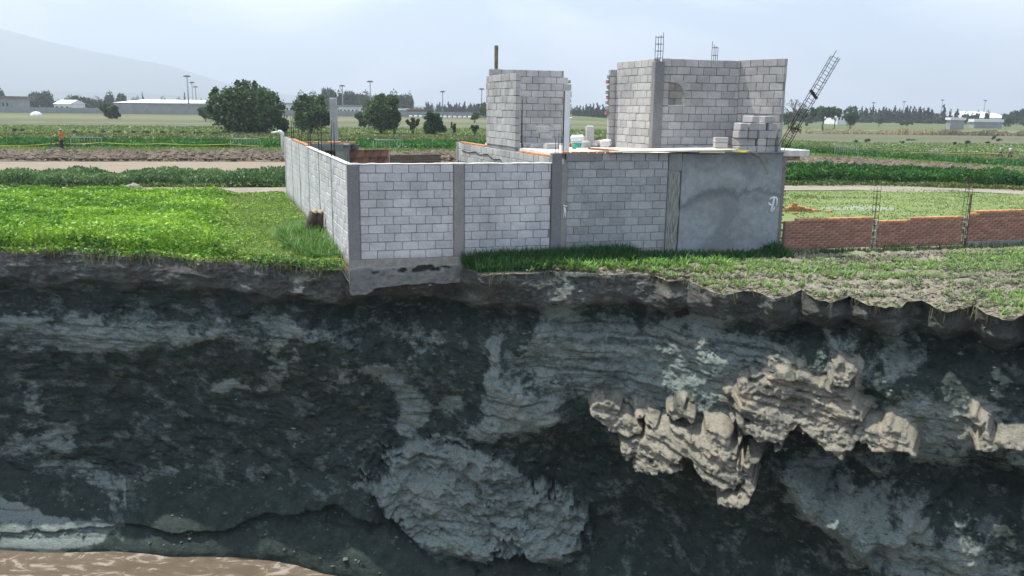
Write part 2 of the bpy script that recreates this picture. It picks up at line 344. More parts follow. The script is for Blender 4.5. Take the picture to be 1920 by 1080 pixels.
VCL = V.reshape(NR, len(PHI), 3)
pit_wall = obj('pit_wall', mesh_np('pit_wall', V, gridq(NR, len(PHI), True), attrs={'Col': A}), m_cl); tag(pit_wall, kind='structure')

# water
mw, nt, b = new_mat('muddy_water', 0.12, 0.5)
f1 = noise(nt, .9, 10, .7, mapscale=(1, 2.2, 1), dist=1.5); f2 = noise(nt, .2, 4)
c = ramp(nt, f1, [(.40, (.115, .09, .064)), (.54, (.15, .12, .088)), (.60, (.26, .225, .185)), (.72, (.31, .27, .23))])
nt.links.new(c, b.inputs['Base Color']); nt.links.new(ramp(nt, f1, [(.55, (.18,) * 3), (.62, (.9,) * 3)]), b.inputs['Roughness'])
bump(nt, b, noise(nt, 2.5, 5), .12, .02)
wv = [(26.5 * math.sin(a), 26.5 * math.cos(a), ZW) for a in np.linspace(0, 2 * math.pi, 97)[:-1]] + [(0, 0, ZW)]
water = obj('pit_water', mesh_np('pit_water', wv, T=[(i, 96, (i + 1) % 96) for i in range(96)]), mw); tag(water, kind='structure')

# ------------------------------------------------------------------ terrain with the hole in it
rows = np.concatenate([np.linspace(0, 3, 46), 3 + np.geomspace(.1, 6700, 90)])
Rg = RE[None, :] + rows[:, None]; ph = np.repeat(phin[None, :], len(rows), 0)
X, Y = Rg * np.sin(ph), Rg * np.cos(ph); arc = ph * 20
Zg = gz(X, Y); lipn = fbm(arc * 7, ZR[0] * 0 + ph * 0, 5, 8, r=.6)
near = 1 - sst(20, 60, rows)[:, None]
rough = sst(3.5, 5.5, X) * (1 - sst(25, 40, Y))      # the tilled patch on the right
fur = np.sin((Y - 0.10 * X) * 6.2) * .06
clod = fbm(X * 2.6, Y * 5.2, 5, 201)
Zg = Zg + near * (0.03 * fbm(X * 1.2, Y * 1.2, 4, 210)) + near * (sst(-.2, 1.5, X) * (1 - sst(23, 27, Y))) * (0.10 * clod + 0.5 * fur + .05 * fbm(X * 9, Y * 9, 3, 77)) * sst(0, .5, rows)[:, None]
lip = (1 - sst(0, 0.5, rows))[:, None]
foot = sst(R(-11.6), R(-10.9), ph) * (1 - sst(R(-6.0), R(-4.8), ph))
Zg = Zg * (1 - lip) + lip * (-0.05 + 0.03 * lipn) - foot * (1 - sst(0.0, .25, rows))[:, None] * 0.33
# sloping shoulder left of the wall corner
inside = 0
soilk = np.clip(sst(-.2, 1.2, X) * (1 - sst(24, 28, Y)) + .7 * sst(30, 60, Y) * 0 + lip * .8, 0, 1)
Ag = np.stack([soilk, sst(-.15, .35, fbm(X * .9, Y * 1.8, 6, 230)), fbm(X * .02, Y * .08, 5, 240) * .5 + .5], -1)
mg, nt, b = new_mat('field_soil', .95, .1)
at = N(nt, 'ShaderNodeAttribute', attribute_name='Col'); sep = N(nt, 'ShaderNodeSeparateColor'); nt.links.new(at.outputs['Color'], sep.inputs[0])
far_ = ramp(nt, noise(nt, .02, 9, .7, mapscale=(.25, 1.6, 1)), [(.36, (.15, .12, .09)), (.47, (.11, .13, .055)), (.56, (.08, .12, .045)), (.7, (.15, .145, .075))])
fine = ramp(nt, noise(nt, 1.3, 10, .75), [(.3, (.6, .6, .6)), (.7, (1.3, 1.3, 1.3))])
far_ = mixc(nt, 1.0, far_, fine, 'MULTIPLY')
soil = ramp(nt, noise(nt, 5, 10, .75), [(.3, (.13, .115, .085)), (.7, (.34, .31, .245))])
soilg = mixc(nt, sep.outputs[1], soil, (.12, .135, .06)); sm = N(nt, 'ShaderNodeMath', operation='MULTIPLY'); sm.inputs[1].default_value = .45; nt.links.new(sep.outputs[1], sm.inputs[0])
soilg = mixc(nt, sm.outputs[0], soil, (.10, .12, .05))
nt.links.new(mixc(nt, sep.outputs[0], far_, soilg), b.inputs['Base Color']); bump(nt, b, noise(nt, 14, 8, .7), .8, .04)
fg = obj('field_ground', mesh_np('field_ground', np.stack([X, Y, Zg], -1).reshape(-1, 3), gridq(len(rows), len(PHI), True)[:, ::-1], attrs={'Col': Ag.reshape(-1, 3)}), mg); tag(fg, kind='structure')

# ================================================================== masonry
def block_mesh(name, l, t, h, seed, jit=0.004, bev=0.006):
    r = random.Random(seed); bm = bmesh.new(); bmesh.ops.create_cube(bm, size=1)
    for v in bm.verts:
        v.co = Vector((v.co.x * l + r.uniform(-jit, jit), v.co.y * t, v.co.z * h + r.uniform(-jit, jit)))
    bmesh.ops.bevel(bm, geom=bm.edges[:], offset=bev, segments=1, affect='EDGES')
    me = bpy.data.meshes.new(name); bm.to_mesh(me); bm.free(); return me
def box_v(cx, cy, cz, sx, sy, sz):
    v = [(cx + a * sx / 2, cy + b_ * sy / 2, cz + c_ * sz / 2) for a in (-1, 1) for b_ in (-1, 1) for c_ in (-1, 1)]
    return v, [(0, 1, 3, 2), (4, 6, 7, 5), (0, 4, 5, 1), (2, 3, 7, 6), (0, 2, 6, 4), (1, 5, 7, 3)]
def boxes_me(name, bl, smooth=False):
    V, Q = [], []
    for bb in bl:
        v, q = box_v(*bb); Q += [tuple(i + len(V) for i in f) for f in q]; V += v
    return mesh_np(name, V, Q, smooth=smooth)
def bev_box(name, sx, sy, sz, bev=0.01, mat=None, parent=None, loc=(0, 0, 0), rot=(0, 0, 0), jit=0.0, seed=1):
    me = block_mesh(name, sx, sy, sz, seed, jit, bev); return obj(name, me, mat, parent, loc, rot)
def tube(name, pts_, rad, seg=6, cap=True):
    pts_ = [Vector(p_) for p_ in pts_]; rad = rad if hasattr(rad, '__len__') else [rad] * len(pts_)
    V, Q, T = [], [], []
    for i, p_ in enumerate(pts_):
        d = (pts_[min(i + 1, len(pts_) - 1)] - pts_[max(i - 1, 0)]).normalized()
        a = d.cross(Vector((0, 0, 1)) if abs(d.z) < .9 else Vector((1, 0, 0))).normalized(); b_ = d.cross(a)
        for k in range(seg):
            an = 2 * math.pi * k / seg; V.append(p_ + (a * math.cos(an) + b_ * math.sin(an)) * rad[i])
        if i:
            for k in range(seg): Q.append(((i - 1) * seg + k, (i - 1) * seg + (k + 1) % seg, i * seg + (k + 1) % seg, i * seg + k))
    if cap:
        V.append(pts_[0]); V.append(pts_[-1]); n = len(V)
        for k in range(seg): T.append((n - 2, (k + 1) % seg, k)); T.append((n - 1, (len(pts_) - 1) * seg + k, (len(pts_) - 1) * seg + (k + 1) % seg))
    return [tuple(v) for v in V], Q, T
def tubes_me(name, specs, seg=6, smooth=True):
    V, Q, T = [], [], []
    for pts_, rad in specs:
        v, q, t = tube('', pts_, rad, seg); o_ = len(V); V += v; Q += [tuple(i + o_ for i in f) for f in q]; T += [tuple(i + o_ for i in f) for f in t]
    return mesh_np(name, V, Q, T, smooth=smooth)

def concmat(name, lo_, hi_, vary=.12, stain=None, scale=1.2):
    m, nt, b = new_mat(name, .93, .15)
    c = ramp(nt, noise(nt, 22, 8, .75), [(.25, lo_), (.75, hi_)])
    g = N(nt, 'ShaderNodeNewGeometry')
    bign = noise(nt, scale, 6, .65, vec=g.outputs['Position'])
    c = mixc(nt, 1.0, c, ramp(nt, bign, [(.3, (.72, .73, .74)), (.6, (1.05, 1.05, 1.05))]), 'MULTIPLY')
    sz = N(nt, 'ShaderNodeSeparateXYZ'); nt.links.new(g.outputs['Position'], sz.inputs[0])
    hm = N(nt, 'ShaderNodeMath', operation='MULTIPLY_ADD'); hm.inputs[1].default_value = -1.5; nt.links.new(sz.outputs[2], hm.inputs[0]); nt.links.new(noise(nt, 1.7, 8, .75, vec=g.outputs['Position']), hm.inputs[2])
    c = mixc(nt, ramp(nt, hm.outputs[0], [(-.0, (0,) * 3), (.45, (.75,) * 3)]), c, (.17, .15, .125))
    sm = ramp(nt, noise(nt, 3.1, 10, .8, vec=g.outputs['Position'], mapscale=(1, 1, .7)), [(.56, (0,) * 3), (.68, (.55,) * 3)]); c = mixc(nt, sm, c, tuple((a_ + b2) / 2 * .72 for a_, b2 in zip(lo_, hi_)))
    if stain is not None: c = mixc(nt, ramp(nt, noise(nt, 2.4, 7, .7, vec=g.outputs['Position']), [(.5, (0,) * 3), (.72, (.8,) * 3)]), c, stain)
    if vary:
        oi = N(nt, 'ShaderNodeObjectInfo'); v = ramp(nt, oi.outputs['Random'], [(0, (1 - vary,) * 3), (.5, (1, 1, 1.01)), (1, (1 + vary,) * 3)]); c = mixc(nt, 1.0, c, v, 'MULTIPLY')
    nt.links.new(c, b.inputs['Base Color']); bump(nt, b, noise(nt, 60, 5, .8), .5, .006); return m
M_BLK = concmat('block_grey', (.42, .415, .41), (.65, .64, .635), .09)
M_BLK2 = concmat('block_dull', (.28, .285, .29), (.44, .445, .45), .14, (.15, .155, .155))
M_BLKW = concmat('block_warm', (.33, .32, .31), (.50, .485, .465), .14)
M_MOR = concmat('mortar', (.21, .205, .20), (.32, .31, .30), 0)
M_MORD = concmat('mortar_dull', (.24, .24, .24), (.34, .34, .34), 0)
M_MORL = concmat('mortar_light', (.33, .33, .33), (.45, .45, .45), 0)
M_COL = concmat('column_concrete', (.16, .162, .163), (.28, .28, .278), .08, (.12, .122, .123))
M_COLB = concmat('column_brown', (.22, .21, .195), (.37, .355, .33), .05, (.15, .145, .135))
M_SLAB = simple('slab', (.50, .49, .46), (.70, .68, .64), 3, bs=.4)
M_CAP = simple('mortar_cap', (.45, .44, .42), (.65, .63, .60), 9, bs=.5)
M_BRICK = simple('brick_red', (.22, .11, .078), (.36, .19, .135), 9, vary=.22)
M_BRKO = simple('brick_orange', (.38, .17, .08), (.60, .30, .15), 9, vary=.2)
M_BMOR = simple('brick_mortar', (.26, .23, .20), (.38, .34, .30), 12)
M_STEEL = simple('rebar_steel', (.018, .012, .009), (.05, .03, .02), 30, rough=.7, bs=0)
M_WOOD = simple('weathered_wood', (.10, .075, .05), (.24, .19, .13), 14, bs=.5)
M_PLY = simple('pale_board', (.58, .52, .40), (.78, .72, .60), 2.5, vary=.06, bs=.3)
M_PVC = simple('white_plastic', (.70, .71, .72), (.82, .82, .82), 3, rough=.45, bs=0)
M_PAINT = simple('white_paint', (.6, .61, .62), (.78, .78, .78), 30, bs=0)
M_GREEN = simple('green_plastic', (.05, .30, .22), (.08, .38, .28), 3, rough=.5, bs=0)
M_REDP = simple('red_bits', (.35, .05, .04), (.5, .09, .06), 8)
M_DARKB = simple('near_black', (.02, .02, .022), (.05, .05, .055), 8)

LB, HB = 0.395, 0.208
BLK = {}
def blkmesh(mat, frac, t):
    k = (mat.name, round(frac, 2), t)
    if k not in BLK:
        BLK[k] = [block_mesh('block', (LB * frac) - .014, t, HB - .014, i * 7 + int(frac * 10), .004, .007) for i in range(5)]
        for m_ in BLK[k]: m_.materials.append(mat)
    return BLK[k][random.randrange(5)]
def course(parent, L0, L1, nrows, z0, mat, off=0.0, t=.13, skip=None, first=0, name='block', counter=None, limit=10 ** 9, rest=None, phase=0):
    """blocks laid along local +X from L0 to L1, centre line y = off; cuts at both ends"""
    for r in range(first, nrows):
        x = L0 - (LB / 2 if (r + phase) % 2 else 0); zc = z0 + HB * (r + .5)
        while x < L1 - .02:
            xn = x + LB + (random.gauss(0, .011) if LB / 2 < L1 - x - LB else 0)
            a, b_ = max(x, L0), min(xn, L1); x = xn
            if b_ - a < .05: continue
            if skip and skip((a + b_) / 2, r): continue
            fr = (b_ - a) / LB; fr = 1.0 if fr > .97 else round(fr, 1) if round(fr, 1) > 0 else .1
            cx = (a + b_) / 2
            if counter is not None and counter[0] >= limit:
                rest.append((cx, off, zc, (b_ - a) - .014, t, HB - .014)); continue
            if counter is not None: counter[0] += 1
            o = obj(name, blkmesh(mat, fr, t), None, parent, (cx, off + random.uniform(-.006, .006), zc + random.uniform(-.005, .005)), (0, random.uniform(-.008, .008), random.uniform(-.01, .01)))
            o.scale.x = (b_ - a - .014) / (LB * fr - .014)
def wall_root(name, label, cat, s, off=0, group=None):
    p_ = wallpt(s, off); return thing(name, label, cat, (p_[0], p_[1], 0), TH, group)

# ---------------------------------------------------------------- front boundary wall (local X along the wall, +Y behind, camera side -Y)
Z0 = 0.225
fw = wall_root('block_wall', 'long grey block wall with two bays facing the pit on an exposed rough footing', 'wall', 0)
obj('mortar', boxes_me('mortar', [(2.62, .075, Z0 + 11 * HB / 2 - .01, 4.9, .10, 11 * HB)]), M_MOR, fw)
course(fw, .29, 2.56, 11, Z0, M_BLK, .07); course(fw, 2.84, 5.06, 11, Z0, M_BLK, .07, phase=1)
for x, w, mt in ((.135, .27, M_COL), (2.70, .25, M_COLB)):
    bev_box('column', w, .17, 11 * HB + .01, .012, mt, fw, (x, .075, Z0 + 11 * HB / 2), jit=.006, seed=int(x * 10) + 3)
# pale mortar smeared along the top
def ragged_strip(name, x0, x1, n, z, w, h, mat, parent, seed=0):
    xs = np.linspace(x0, x1, n); V = []
    for i, x in enumerate(xs):
        j = .012 * vn(np.array([x * 5.]), np.array([seed + .3]))[0]; k = .01 * vn(np.array([x * 9.]), np.array([seed + 3.3]))[0]
        V += [(x, -w / 2 + k, z), (x, -w / 2 + .01 + k, z + h + j), (x, w / 2, z + h + j), (x, w / 2 + .01, z)]
    Q = gridq(n, 4).tolist() + [(0, 1, 2, 3), ((n - 1) * 4 + 3, (n - 1) * 4 + 2, (n - 1) * 4 + 1, (n - 1) * 4)]
    return obj(name, mesh_np(name, V, Q), mat, parent, (0, .075, 0))
ragged_strip('mortar_cap', .0, 5.08, 120, Z0 + 11 * HB + .004, .155, .018, M_CAP, fw, 4)
# footing: beam and rough concrete under it
nx, nz_ = 110, 34
xs = np.linspace(0, 3.0, nx)
bot = np.interp(xs, [0, .06, .35, .50, .60, .85, 1.4, 2.0, 2.35, 2.5, 2.62, 2.8, 3.0], [-.60, -.66, -.65, -.58, -.50, -.46, -.43, -.42, -.45, -.44, -.45, -.45, -.45]) + .03 * fbm(xs * 6, xs * 0, 4, 9)
tt = np.linspace(0, 1, nz_)
Xf = np.repeat(xs[None], nz_, 0); Zf = (Z0 - .006) * (1 - tt[:, None]) + bot[None] * tt[:, None]
mid = .02 + .05 * fbm(Xf * 2.5, Xf * 0, 4, 66)
lower = 1 - sst(mid - .03, mid + .02, Zf)
rub = 1 - np.abs(fbm(Xf * 5, Zf * 7, 5, 71)) * 3
pit_ = blob(Xf, Zf, 1.7, -.06, .75, .07, 3) + blob(Xf, Zf, .62, -.04, .12, .1, 3, 40) + blob(Xf, Zf, 2.0, -.03, .35, .06, 3)
holes = sst(.1, .5, pit_ * (fbm(Xf * 7, Zf * 7, 4, 81) + .35))
Yf = -.012 - .03 * lower - .012 * rub * (.3 + lower) + .10 * holes - .006 * fbm(Xf * 14, Zf * 14, 3, 5)
Vf = np.stack([Xf, Yf, Zf], -1).reshape(-1, 3); Vb = np.stack([xs, xs * 0 + .30, bot], -1); Vt = np.stack([xs, xs * 0 + .30, xs * 0 + Z0 - .006], -1)
Vall = np.concatenate([Vf, Vb, Vt]); nF = nx * nz_; Qf = gridq(nz_, nx).tolist()
for i in range(nx - 1):
    Qf.append(((nz_ - 1) * nx + i, (nz_ - 1) * nx + i + 1, nF + i + 1, nF + i)); Qf.append((nF + i, nF + i + 1, nF + nx + i + 1, nF + nx + i)); Qf.append((nF + nx + i, nF + nx + i + 1, i + 1, i))
for c0 in (0, nx - 1):
    for k in range(nz_ - 1): Qf.append((k * nx + c0, (k + 1) * nx + c0, nF + c0, nF + nx + c0)) if k == 0 else None
    Vside = None
side = [(0, k / 1, 0) for k in range(0)]
Af = np.stack([lower, holes, np.clip(rub, 0, 1)], -1).reshape(-1, 3); Af = np.concatenate([Af, np.tile([[1, 0, 0]], (2 * nx, 1))])
mf, nt, b = new_mat('footing_concrete', .95, .1); at = N(nt, 'ShaderNodeAttribute', attribute_name='Col'); sep = N(nt, 'ShaderNodeSeparateColor'); nt.links.new(at.outputs['Color'], sep.inputs[0])
c = mixc(nt, sep.outputs[0], ramp(nt, noise(nt, 7, 8, .7), [(.3, (.20, .19, .17)), (.7, (.36, .34, .31))]), ramp(nt, noise(nt, 5, 9, .7), [(.3, (.11, .12, .12)), (.7, (.25, .245, .23))]))
c = mixc(nt, sep.outputs[1], c, (.05, .045, .04)); nt.links.new(c, b.inputs['Base Color']); bump(nt, b, noise(nt, 30, 8, .7), .7, .02)
obj('footing', mesh_np('footing', Vall, Qf, attrs={'Col': Af}), mf, fw)
obj('footing_end', boxes_me('footing_end', [(.16, .155, -.15, .30, .285, .72)]), mf, fw) if False else None
# left end cheek of the footing
obj('footing_cheek', mesh_np('footing_cheek', [(-.004, -.02, Z0 - .006), (-.004, .30, Z0 - .006), (-.004, .30, -.55), (-.004, -.05, -.62), (-.004, -.045, -.2)], T=[(0, 1, 2), (0, 2, 3), (0, 3, 4)], smooth=False), M_COLB, fw)

# ---------------------------------------------------------------- left boundary wall
TL = R(19.4)
lw = thing('block_wall', 'sunlit side wall of pale blocks running back from the pit edge beside the bright green crop', 'wall', (WA[0], WA[1], 0), math.pi / 2 + TL)
LWL = 18.2
def tilt(x): return 1 - .0 * x
zt = lambda x: 0.0
obj('mortar', boxes_me('mortar', [(LWL / 2 + .05, -.085, .02 + 6 * HB, LWL - .1, .10, 12 * HB + .0)]), M_MOR, lw)
cols = [2.95, 5.75, 8.6, 11.6, 14.6, 17.6]
cnt, rest = [0], []
segs = []; xp = .06
for c_ in cols + [LWL]:
    segs.append((xp, c_ - .08)); xp = c_ + .08
for i, (a, b_) in enumerate(segs):
    course(lw, a, b_, 12, .02, M_BLK, -.085, counter=cnt, limit=300, rest=rest, phase=i)
if rest: tag(obj('far_blocks', boxes_me('far_blocks', rest), M_BLK, lw), kind='stuff')
for c_ in cols: bev_box('column', .15, .15, 12 * HB, .01, M_BLK2, lw, (c_, -.083, .02 + 6 * HB), jit=.004, seed=int(c_))
ragged_strip('mortar_cap', .15, 9.2, 100, .02 + 12 * HB + .003, .14, .014, M_CAP, lw, 9).location = (0, -.085, 0)
for k in range(22):
    bev_box('brick', .21, .13, .055, .006, M_BRKO, lw, (9.35 + k * .235, -.085, .02 + 12 * HB + .032), (0, 0, random.uniform(-.03, .03)), .003, k)
lwm = lw.matrix_basis.copy()
def lwpt(x, y, z): return (Matrix.Translation((WA[0], WA[1], 0)) @ Matrix.Rotation(math.pi / 2 + TL, 4, 'Z')) @ Vector((x, y, z))
M_REB = M_STEEL
for c_ in cols + [.15]:
    hh = random.uniform(.75, 1.05) if c_ > 1 else .25
    for dx, dy in ((-.05, -.04), (.05, .04), (-.05, .04), (.05, -.04)):
        if c_ < 1 and dx * dy > 0: continue
        lean = random.uniform(-.03, .03); h2 = hh * random.uniform(.82, 1.1)
        z1 = .02 + 12 * HB - .04
        obj('rebar', tubes_me('rebar', [([(c_ + dx, -.083 + dy, z1), (c_ + dx + lean * .5, -.083 + dy, z1 + h2 * .5), (c_ + dx + lean * 1.5, -.083 + dy + lean, z1 + h2)], .007)], 5), M_REB, lw)
# white pipe elbow at the far end
pe = lwpt(17.3, .12, 0)
pp = thing('pipe', 'white plastic pipe with an elbow sticking up at the far end of the side wall', 'pipe', (pe.x, pe.y, 2.25), 0)
obj('pipe_run', tubes_me('pipe_run', [([(0, 0, -.3), (0, 0, .38), (-.03, 0, .46), (-.1, 0, .50)], .06), ([(-.08, 0, .50), (-.45, .05, .45)], [.05, .035])], 10), M_PVC, pp)
obj('elbow', tubes_me('elbow', [([(.02, 0, .32), (.015, 0, .44), (-.06, 0, .50), (-.14, 0, .50)], .075)], 10), M_PVC, pp)

# ---------------------------------------------------------------- the unfinished house
hs = wall_root('unfinished_house', 'unfinished grey block house with open roof rooms standing at the edge of the pit', 'house', 0)
HT = 2.80   # roof level (top of slab)
obj('front_core', boxes_me('front_core', [(8.4, .11, 1.24, 6.35, .12, 2.70)]), M_MOR, hs)
# front wall of the ground floor
fr = obj('front_wall', boxes_me('front_wall', [(6.9, .075, 1.30, 3.0, .098, 2.62)]), M_MORD, hs)
course(fr, 5.50, 8.26, 12, .07, M_BLK2, .07)
course(fr, 6.42, 8.26, 13, .07, M_BLK2, .07, first=12)
bev_box('band', .95, .16, .215, .012, M_COL, hs, (5.93, .066, .07 + 12.5 * HB), jit=.006, seed=5)
bev_box('column', .26, .20, HT - .05, .014, M_COL, hs, (5.21, .07, HT / 2), jit=.008, seed=6)
bev_box('column', .17, .17, HT - .32, .014, M_COLB, hs, (5.42, .07, HT / 2 - .14), jit=.006, seed=8)
def slab_panel(name, x0, x1, z0, z1, y, amp, mat, parent, nx=60, nz=40, seed=1, ragged=None, th=.05, att=None):
    xs, zs = np.meshgrid(np.linspace(x0, x1, nx), np.linspace(z0, z1, nz))
    if ragged: xs = xs + ragged(xs, zs)
    yy = y - amp * fbm(xs * 3, zs * 3, 5, seed) - .004 * fbm(xs * 20, zs * 20, 2, seed)
    Vp = np.stack([xs, yy, zs], -1).reshape(-1, 3); Vq = Vp.copy(); Vq[:, 1] = y + th; n = len(Vp)
    q = gridq(nz, nx); Q = np.concatenate([q, q[:, ::-1] + n]).tolist()
    for i in range(nx - 1): Q += [(i, n + i, n + i + 1, i + 1), ((nz - 1) * nx + i + 1, n + (nz - 1) * nx + i + 1, n + (nz - 1) * nx + i, (nz - 1) * nx + i)]
    for j in range(nz - 1): Q += [((j + 1) * nx, n + (j + 1) * nx, n + j * nx, j * nx), (j * nx + nx - 1, n + j * nx + nx - 1, n + (j + 1) * nx + nx - 1, (j + 1) * nx + nx - 1)]
    return obj(name, mesh_np(name, np.concatenate([Vp, Vq]), Q, attrs=None), mat, parent)
# rough cast column with board marks, then the rendered panel
mr, nt, b = new_mat('board_marked_column', .93, .1)
cc = ramp(nt, noise(nt, 9, 5, .6, mapscale=(5, 5, .35)), [(.35, (.09, .092, .09)), (.5, (.25, .25, .23)), (.65, (.36, .36, .33))]); nt.links.new(cc, b.inputs['Base Color']); bump(nt, b, noise(nt, 12, 3, .5, mapscale=(5, 5, .3)), .8, .02)
slab_panel('rough_column', 8.27, 8.60, -.05, 2.30, -.02, .012, mr, hs, 20, 60, 5, lambda x, z: np.where(x > 8.45, .05 * fbm(z * 4, z * 0, 4, 3), 0))
slab_panel('rough_column', 8.27, 8.62, 2.30, HT - .04, -.024, .015, M_COL, hs, 16, 20, 8, lambda x, z: .03 * fbm(z * 5, x * 0, 3, 13) * (x > 8.4))
mpz, nt, b = new_mat('cement_render', .9, .15)
v_ = N(nt, 'ShaderNodeTexCoord').outputs['Object']
big = noise(nt, .85, 5, .6, vec=v_, mapscale=(1, 1, 1.3), dist=.6); med = noise(nt, 5, 8, .7, vec=v_)
c = ramp(nt, med, [(.3, (.22, .24, .25)), (.7, (.34, .365, .375))])
c = mixc(nt, ramp(nt, big, [(.44, (0,) * 3), (.62, (.7,) * 3)]), c, (.165, .175, .18))
# damp arc left by two batches of render
sx_ = N(nt, 'ShaderNodeSeparateXYZ'); nt.links.new(v_, sx_.inputs[0])
def mth(op, a, b_=None):
    n = N(nt, 'ShaderNodeMath', operation=op)
    for i, q in enumerate((a, b_)):
        if q is None: continue
        if isinstance(q, (int, float)): n.inputs[i].default_value = q
        else: nt.links.new(q, n.inputs[i])
    return n.outputs[0]
def arcmask(cx, cz, k, w, x0, x1):
    dx = mth('SUBTRACT', sx_.outputs[0], cx); dd = mth('ADD', mth('MULTIPLY', mth('MULTIPLY', dx, dx), k), mth('SUBTRACT', sx_.outputs[2], cz))
    dd = mth('ADD', dd, mth('MULTIPLY', mth('SUBTRACT', med, .5), .5)); m_ = mth('SUBTRACT', 1.0, mth('MINIMUM', mth('MULTIPLY', mth('ABSOLUTE', dd), 1 / w), 1.0))
    return mth('MULTIPLY', m_, mth('MULTIPLY', mth('GREATER_THAN', sx_.outputs[0], x0), mth('LESS_THAN', sx_.outputs[0], x1)))
am = mth('MAXIMUM', arcmask(9.75, 1.75, .35, .16, 8.5, 10.35), arcmask(10.85, 1.78, .35, .12, 10.35, 11.7))
c = mixc(nt, mth('MULTIPLY', am, .5), c, (.075, .08, .085))
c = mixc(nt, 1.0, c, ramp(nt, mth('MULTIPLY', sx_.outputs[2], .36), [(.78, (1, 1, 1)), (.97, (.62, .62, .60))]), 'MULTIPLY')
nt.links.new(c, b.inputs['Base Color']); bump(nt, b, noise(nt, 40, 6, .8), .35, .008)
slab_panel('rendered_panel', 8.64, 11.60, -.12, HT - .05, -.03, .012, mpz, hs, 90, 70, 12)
# house side (left) wall seen above the boundary wall; runs back
sl = obj('side_wall', boxes_me('side_wall', [(4.7, -.075, 1.33, 9.3, .11, 2.62)]), M_MORL, hs, (5.24, 0, 0), (0, 0, math.pi / 2 + TL - TH))
course(sl, .0, 9.3, 12, .14, M_BLKW, -.075, first=9, t=.14, skip=lambda x, r: False)
slp = slab_panel('plaster_patch', 0, 1, 0, 1, 0, .01, M_MORL, hs) if False else None
# crack: dark opened joint
ck = []
xx, zz_ = 8.7, 2.42
crk = [(8.8, 2.40), (8.0, 2.36), (7.2, 2.42), (6.6, 2.36), (5.9, 2.42), (5.2, 2.30), (4.6, 2.34), (4.2, 2.20), (3.7, 2.27), (3.1, 2.18), (2.4, 2.17), (1.6, 2.10)]
obj('crack', tubes_me('crack', [([(x, .005, z) for x, z in crk], .014)], 4), M_DARKB, sl)
bev_box('column', .2, .2, 2.66, .012, M_COLB, sl, (9.35, -.08, 1.33), seed=4)
bev_box('column', .22, .17, 2.6, .012, M_CAP, sl, (.11, -.078, 1.32), seed=4)
for (a, b_) in ((.3, 3.0), (6.2, 9.3)):
    n = int((b_ - a) / .24)
    for k in range(n): bev_box('brick', .215, .14, .06, .006, M_BRKO, sl, (a + (k + .5) * .24, -.08, 2.66), (0, 0, random.uniform(-.04, .04)), .003, k)
# roof slab
def slab_poly(name, P2, z0, z1, mat, parent):
    n = len(P2); V = [(x, y, z0) for x, y in P2] + [(x, y, z1) for x, y in P2]
    bm = bmesh.new(); vs = [bm.verts.new(v) for v in V]; bm.faces.new(vs[n:]); bm.faces.new(vs[:n][::-1])
    for i in range(n): bm.faces.new((vs[i], vs[(i + 1) % n], vs[n + (i + 1) % n], vs[n + i]))
    me = bpy.data.meshes.new(name); bm.normal_update(); bm.to_mesh(me); bm.free(); return obj(name, me, mat, parent)
ang = TL - TH; sdx, sdy = -math.sin(ang), math.cos(ang)
slab_poly('roof_slab', [(5.30, .14), (11.5, .14), (11.5 - .3, 6.6), (5.40 + sdx * 6.6, 6.6)], 2.62, 2.745, M_SLAB, hs)
for k in range(7): bev_box('brick', .18, .10, .05, .006, M_BRKO, hs, (5.45 + k * .235, .03, 2.785), (0, 0, random.uniform(-.05, .05)), .003, k)
obj('wall_head', boxes_me('wall_head', [(8.4, .10, 2.745, 6.1, .12, .03)]), M_COL, hs)
bev_box('cornice', 2.05, .16, .045, .008, M_COL, hs, (10.6, .03, 2.775), jit=.01, seed=9)
# right hand side of the ground floor: set-back pier, toothed with dark brick, and the cantilevered slab
obj('pier', boxes_me('pier', [(11.73, .32, 1.28, .2, .30, 2.66)]), M_DARKB if False else M_COL, hs)
for k in range(24): bev_box('brick', .12 if k % 2 else .07, .22, .055, .006, M_BRICK, hs, (11.86 if k % 2 else 11.845, .32, .08 + k * .108), (0, 0, 0), .003, k)
bev_box('cantilever_slab', 1.35, 1.3, .17, .012, M_SLAB, hs, (11.95, .95, 2.74), (0, 0, 0), .01, 3)
bev_box('slab_formwork', 1.0, .06, .10, .006, M_WOOD, hs, (11.85, .35, 2.60), (0, 0, 0), .01, 3)
# painted marks
def strokes(name, pl_, r_, parent):
    return obj(name, tubes_me(name, [([(x, -.048, z) for x, z in l], r_) for l in pl_], 4), M_PAINT, parent)
q0 = 11.43; qz = 1.38
mk = strokes('painted_mark', [[(q0 - .06, qz - .02), (q0 - .15, qz - .01), (q0 - .17, qz + .06), (q0 - .12, qz + .16), (q0 - .04, qz + .19), (q0 + .05, qz + .18), (q0 + .08, qz + .10), (q0 + .06, qz - .02), (q0 + .0, qz - .12), (q0 - .05, qz - .22)],
    [(q0 - .02, qz + .18), (q0 - .03, qz + .04), (q0 - .06, qz - .08), (q0 - .10, qz - .18), (q0 - .03, qz - .20), (q0 - .01, qz - .10)]], .034, hs)
mk2 = strokes('painted_mark', [[(5.40, 1.47), (5.44, 1.43), (5.50, 1.44)], [(5.42, 1.42), (5.43, 1.3), (5.41, 1.12), (5.46, 1.14), (5.46, 1.3), (5.44, 1.40)]], .02, hs)
for m_ in (mk, mk2):
    m_.scale.y = .35; m_.location.y = -.001
mk.location.y = -.022; mk2.location.y = -.008

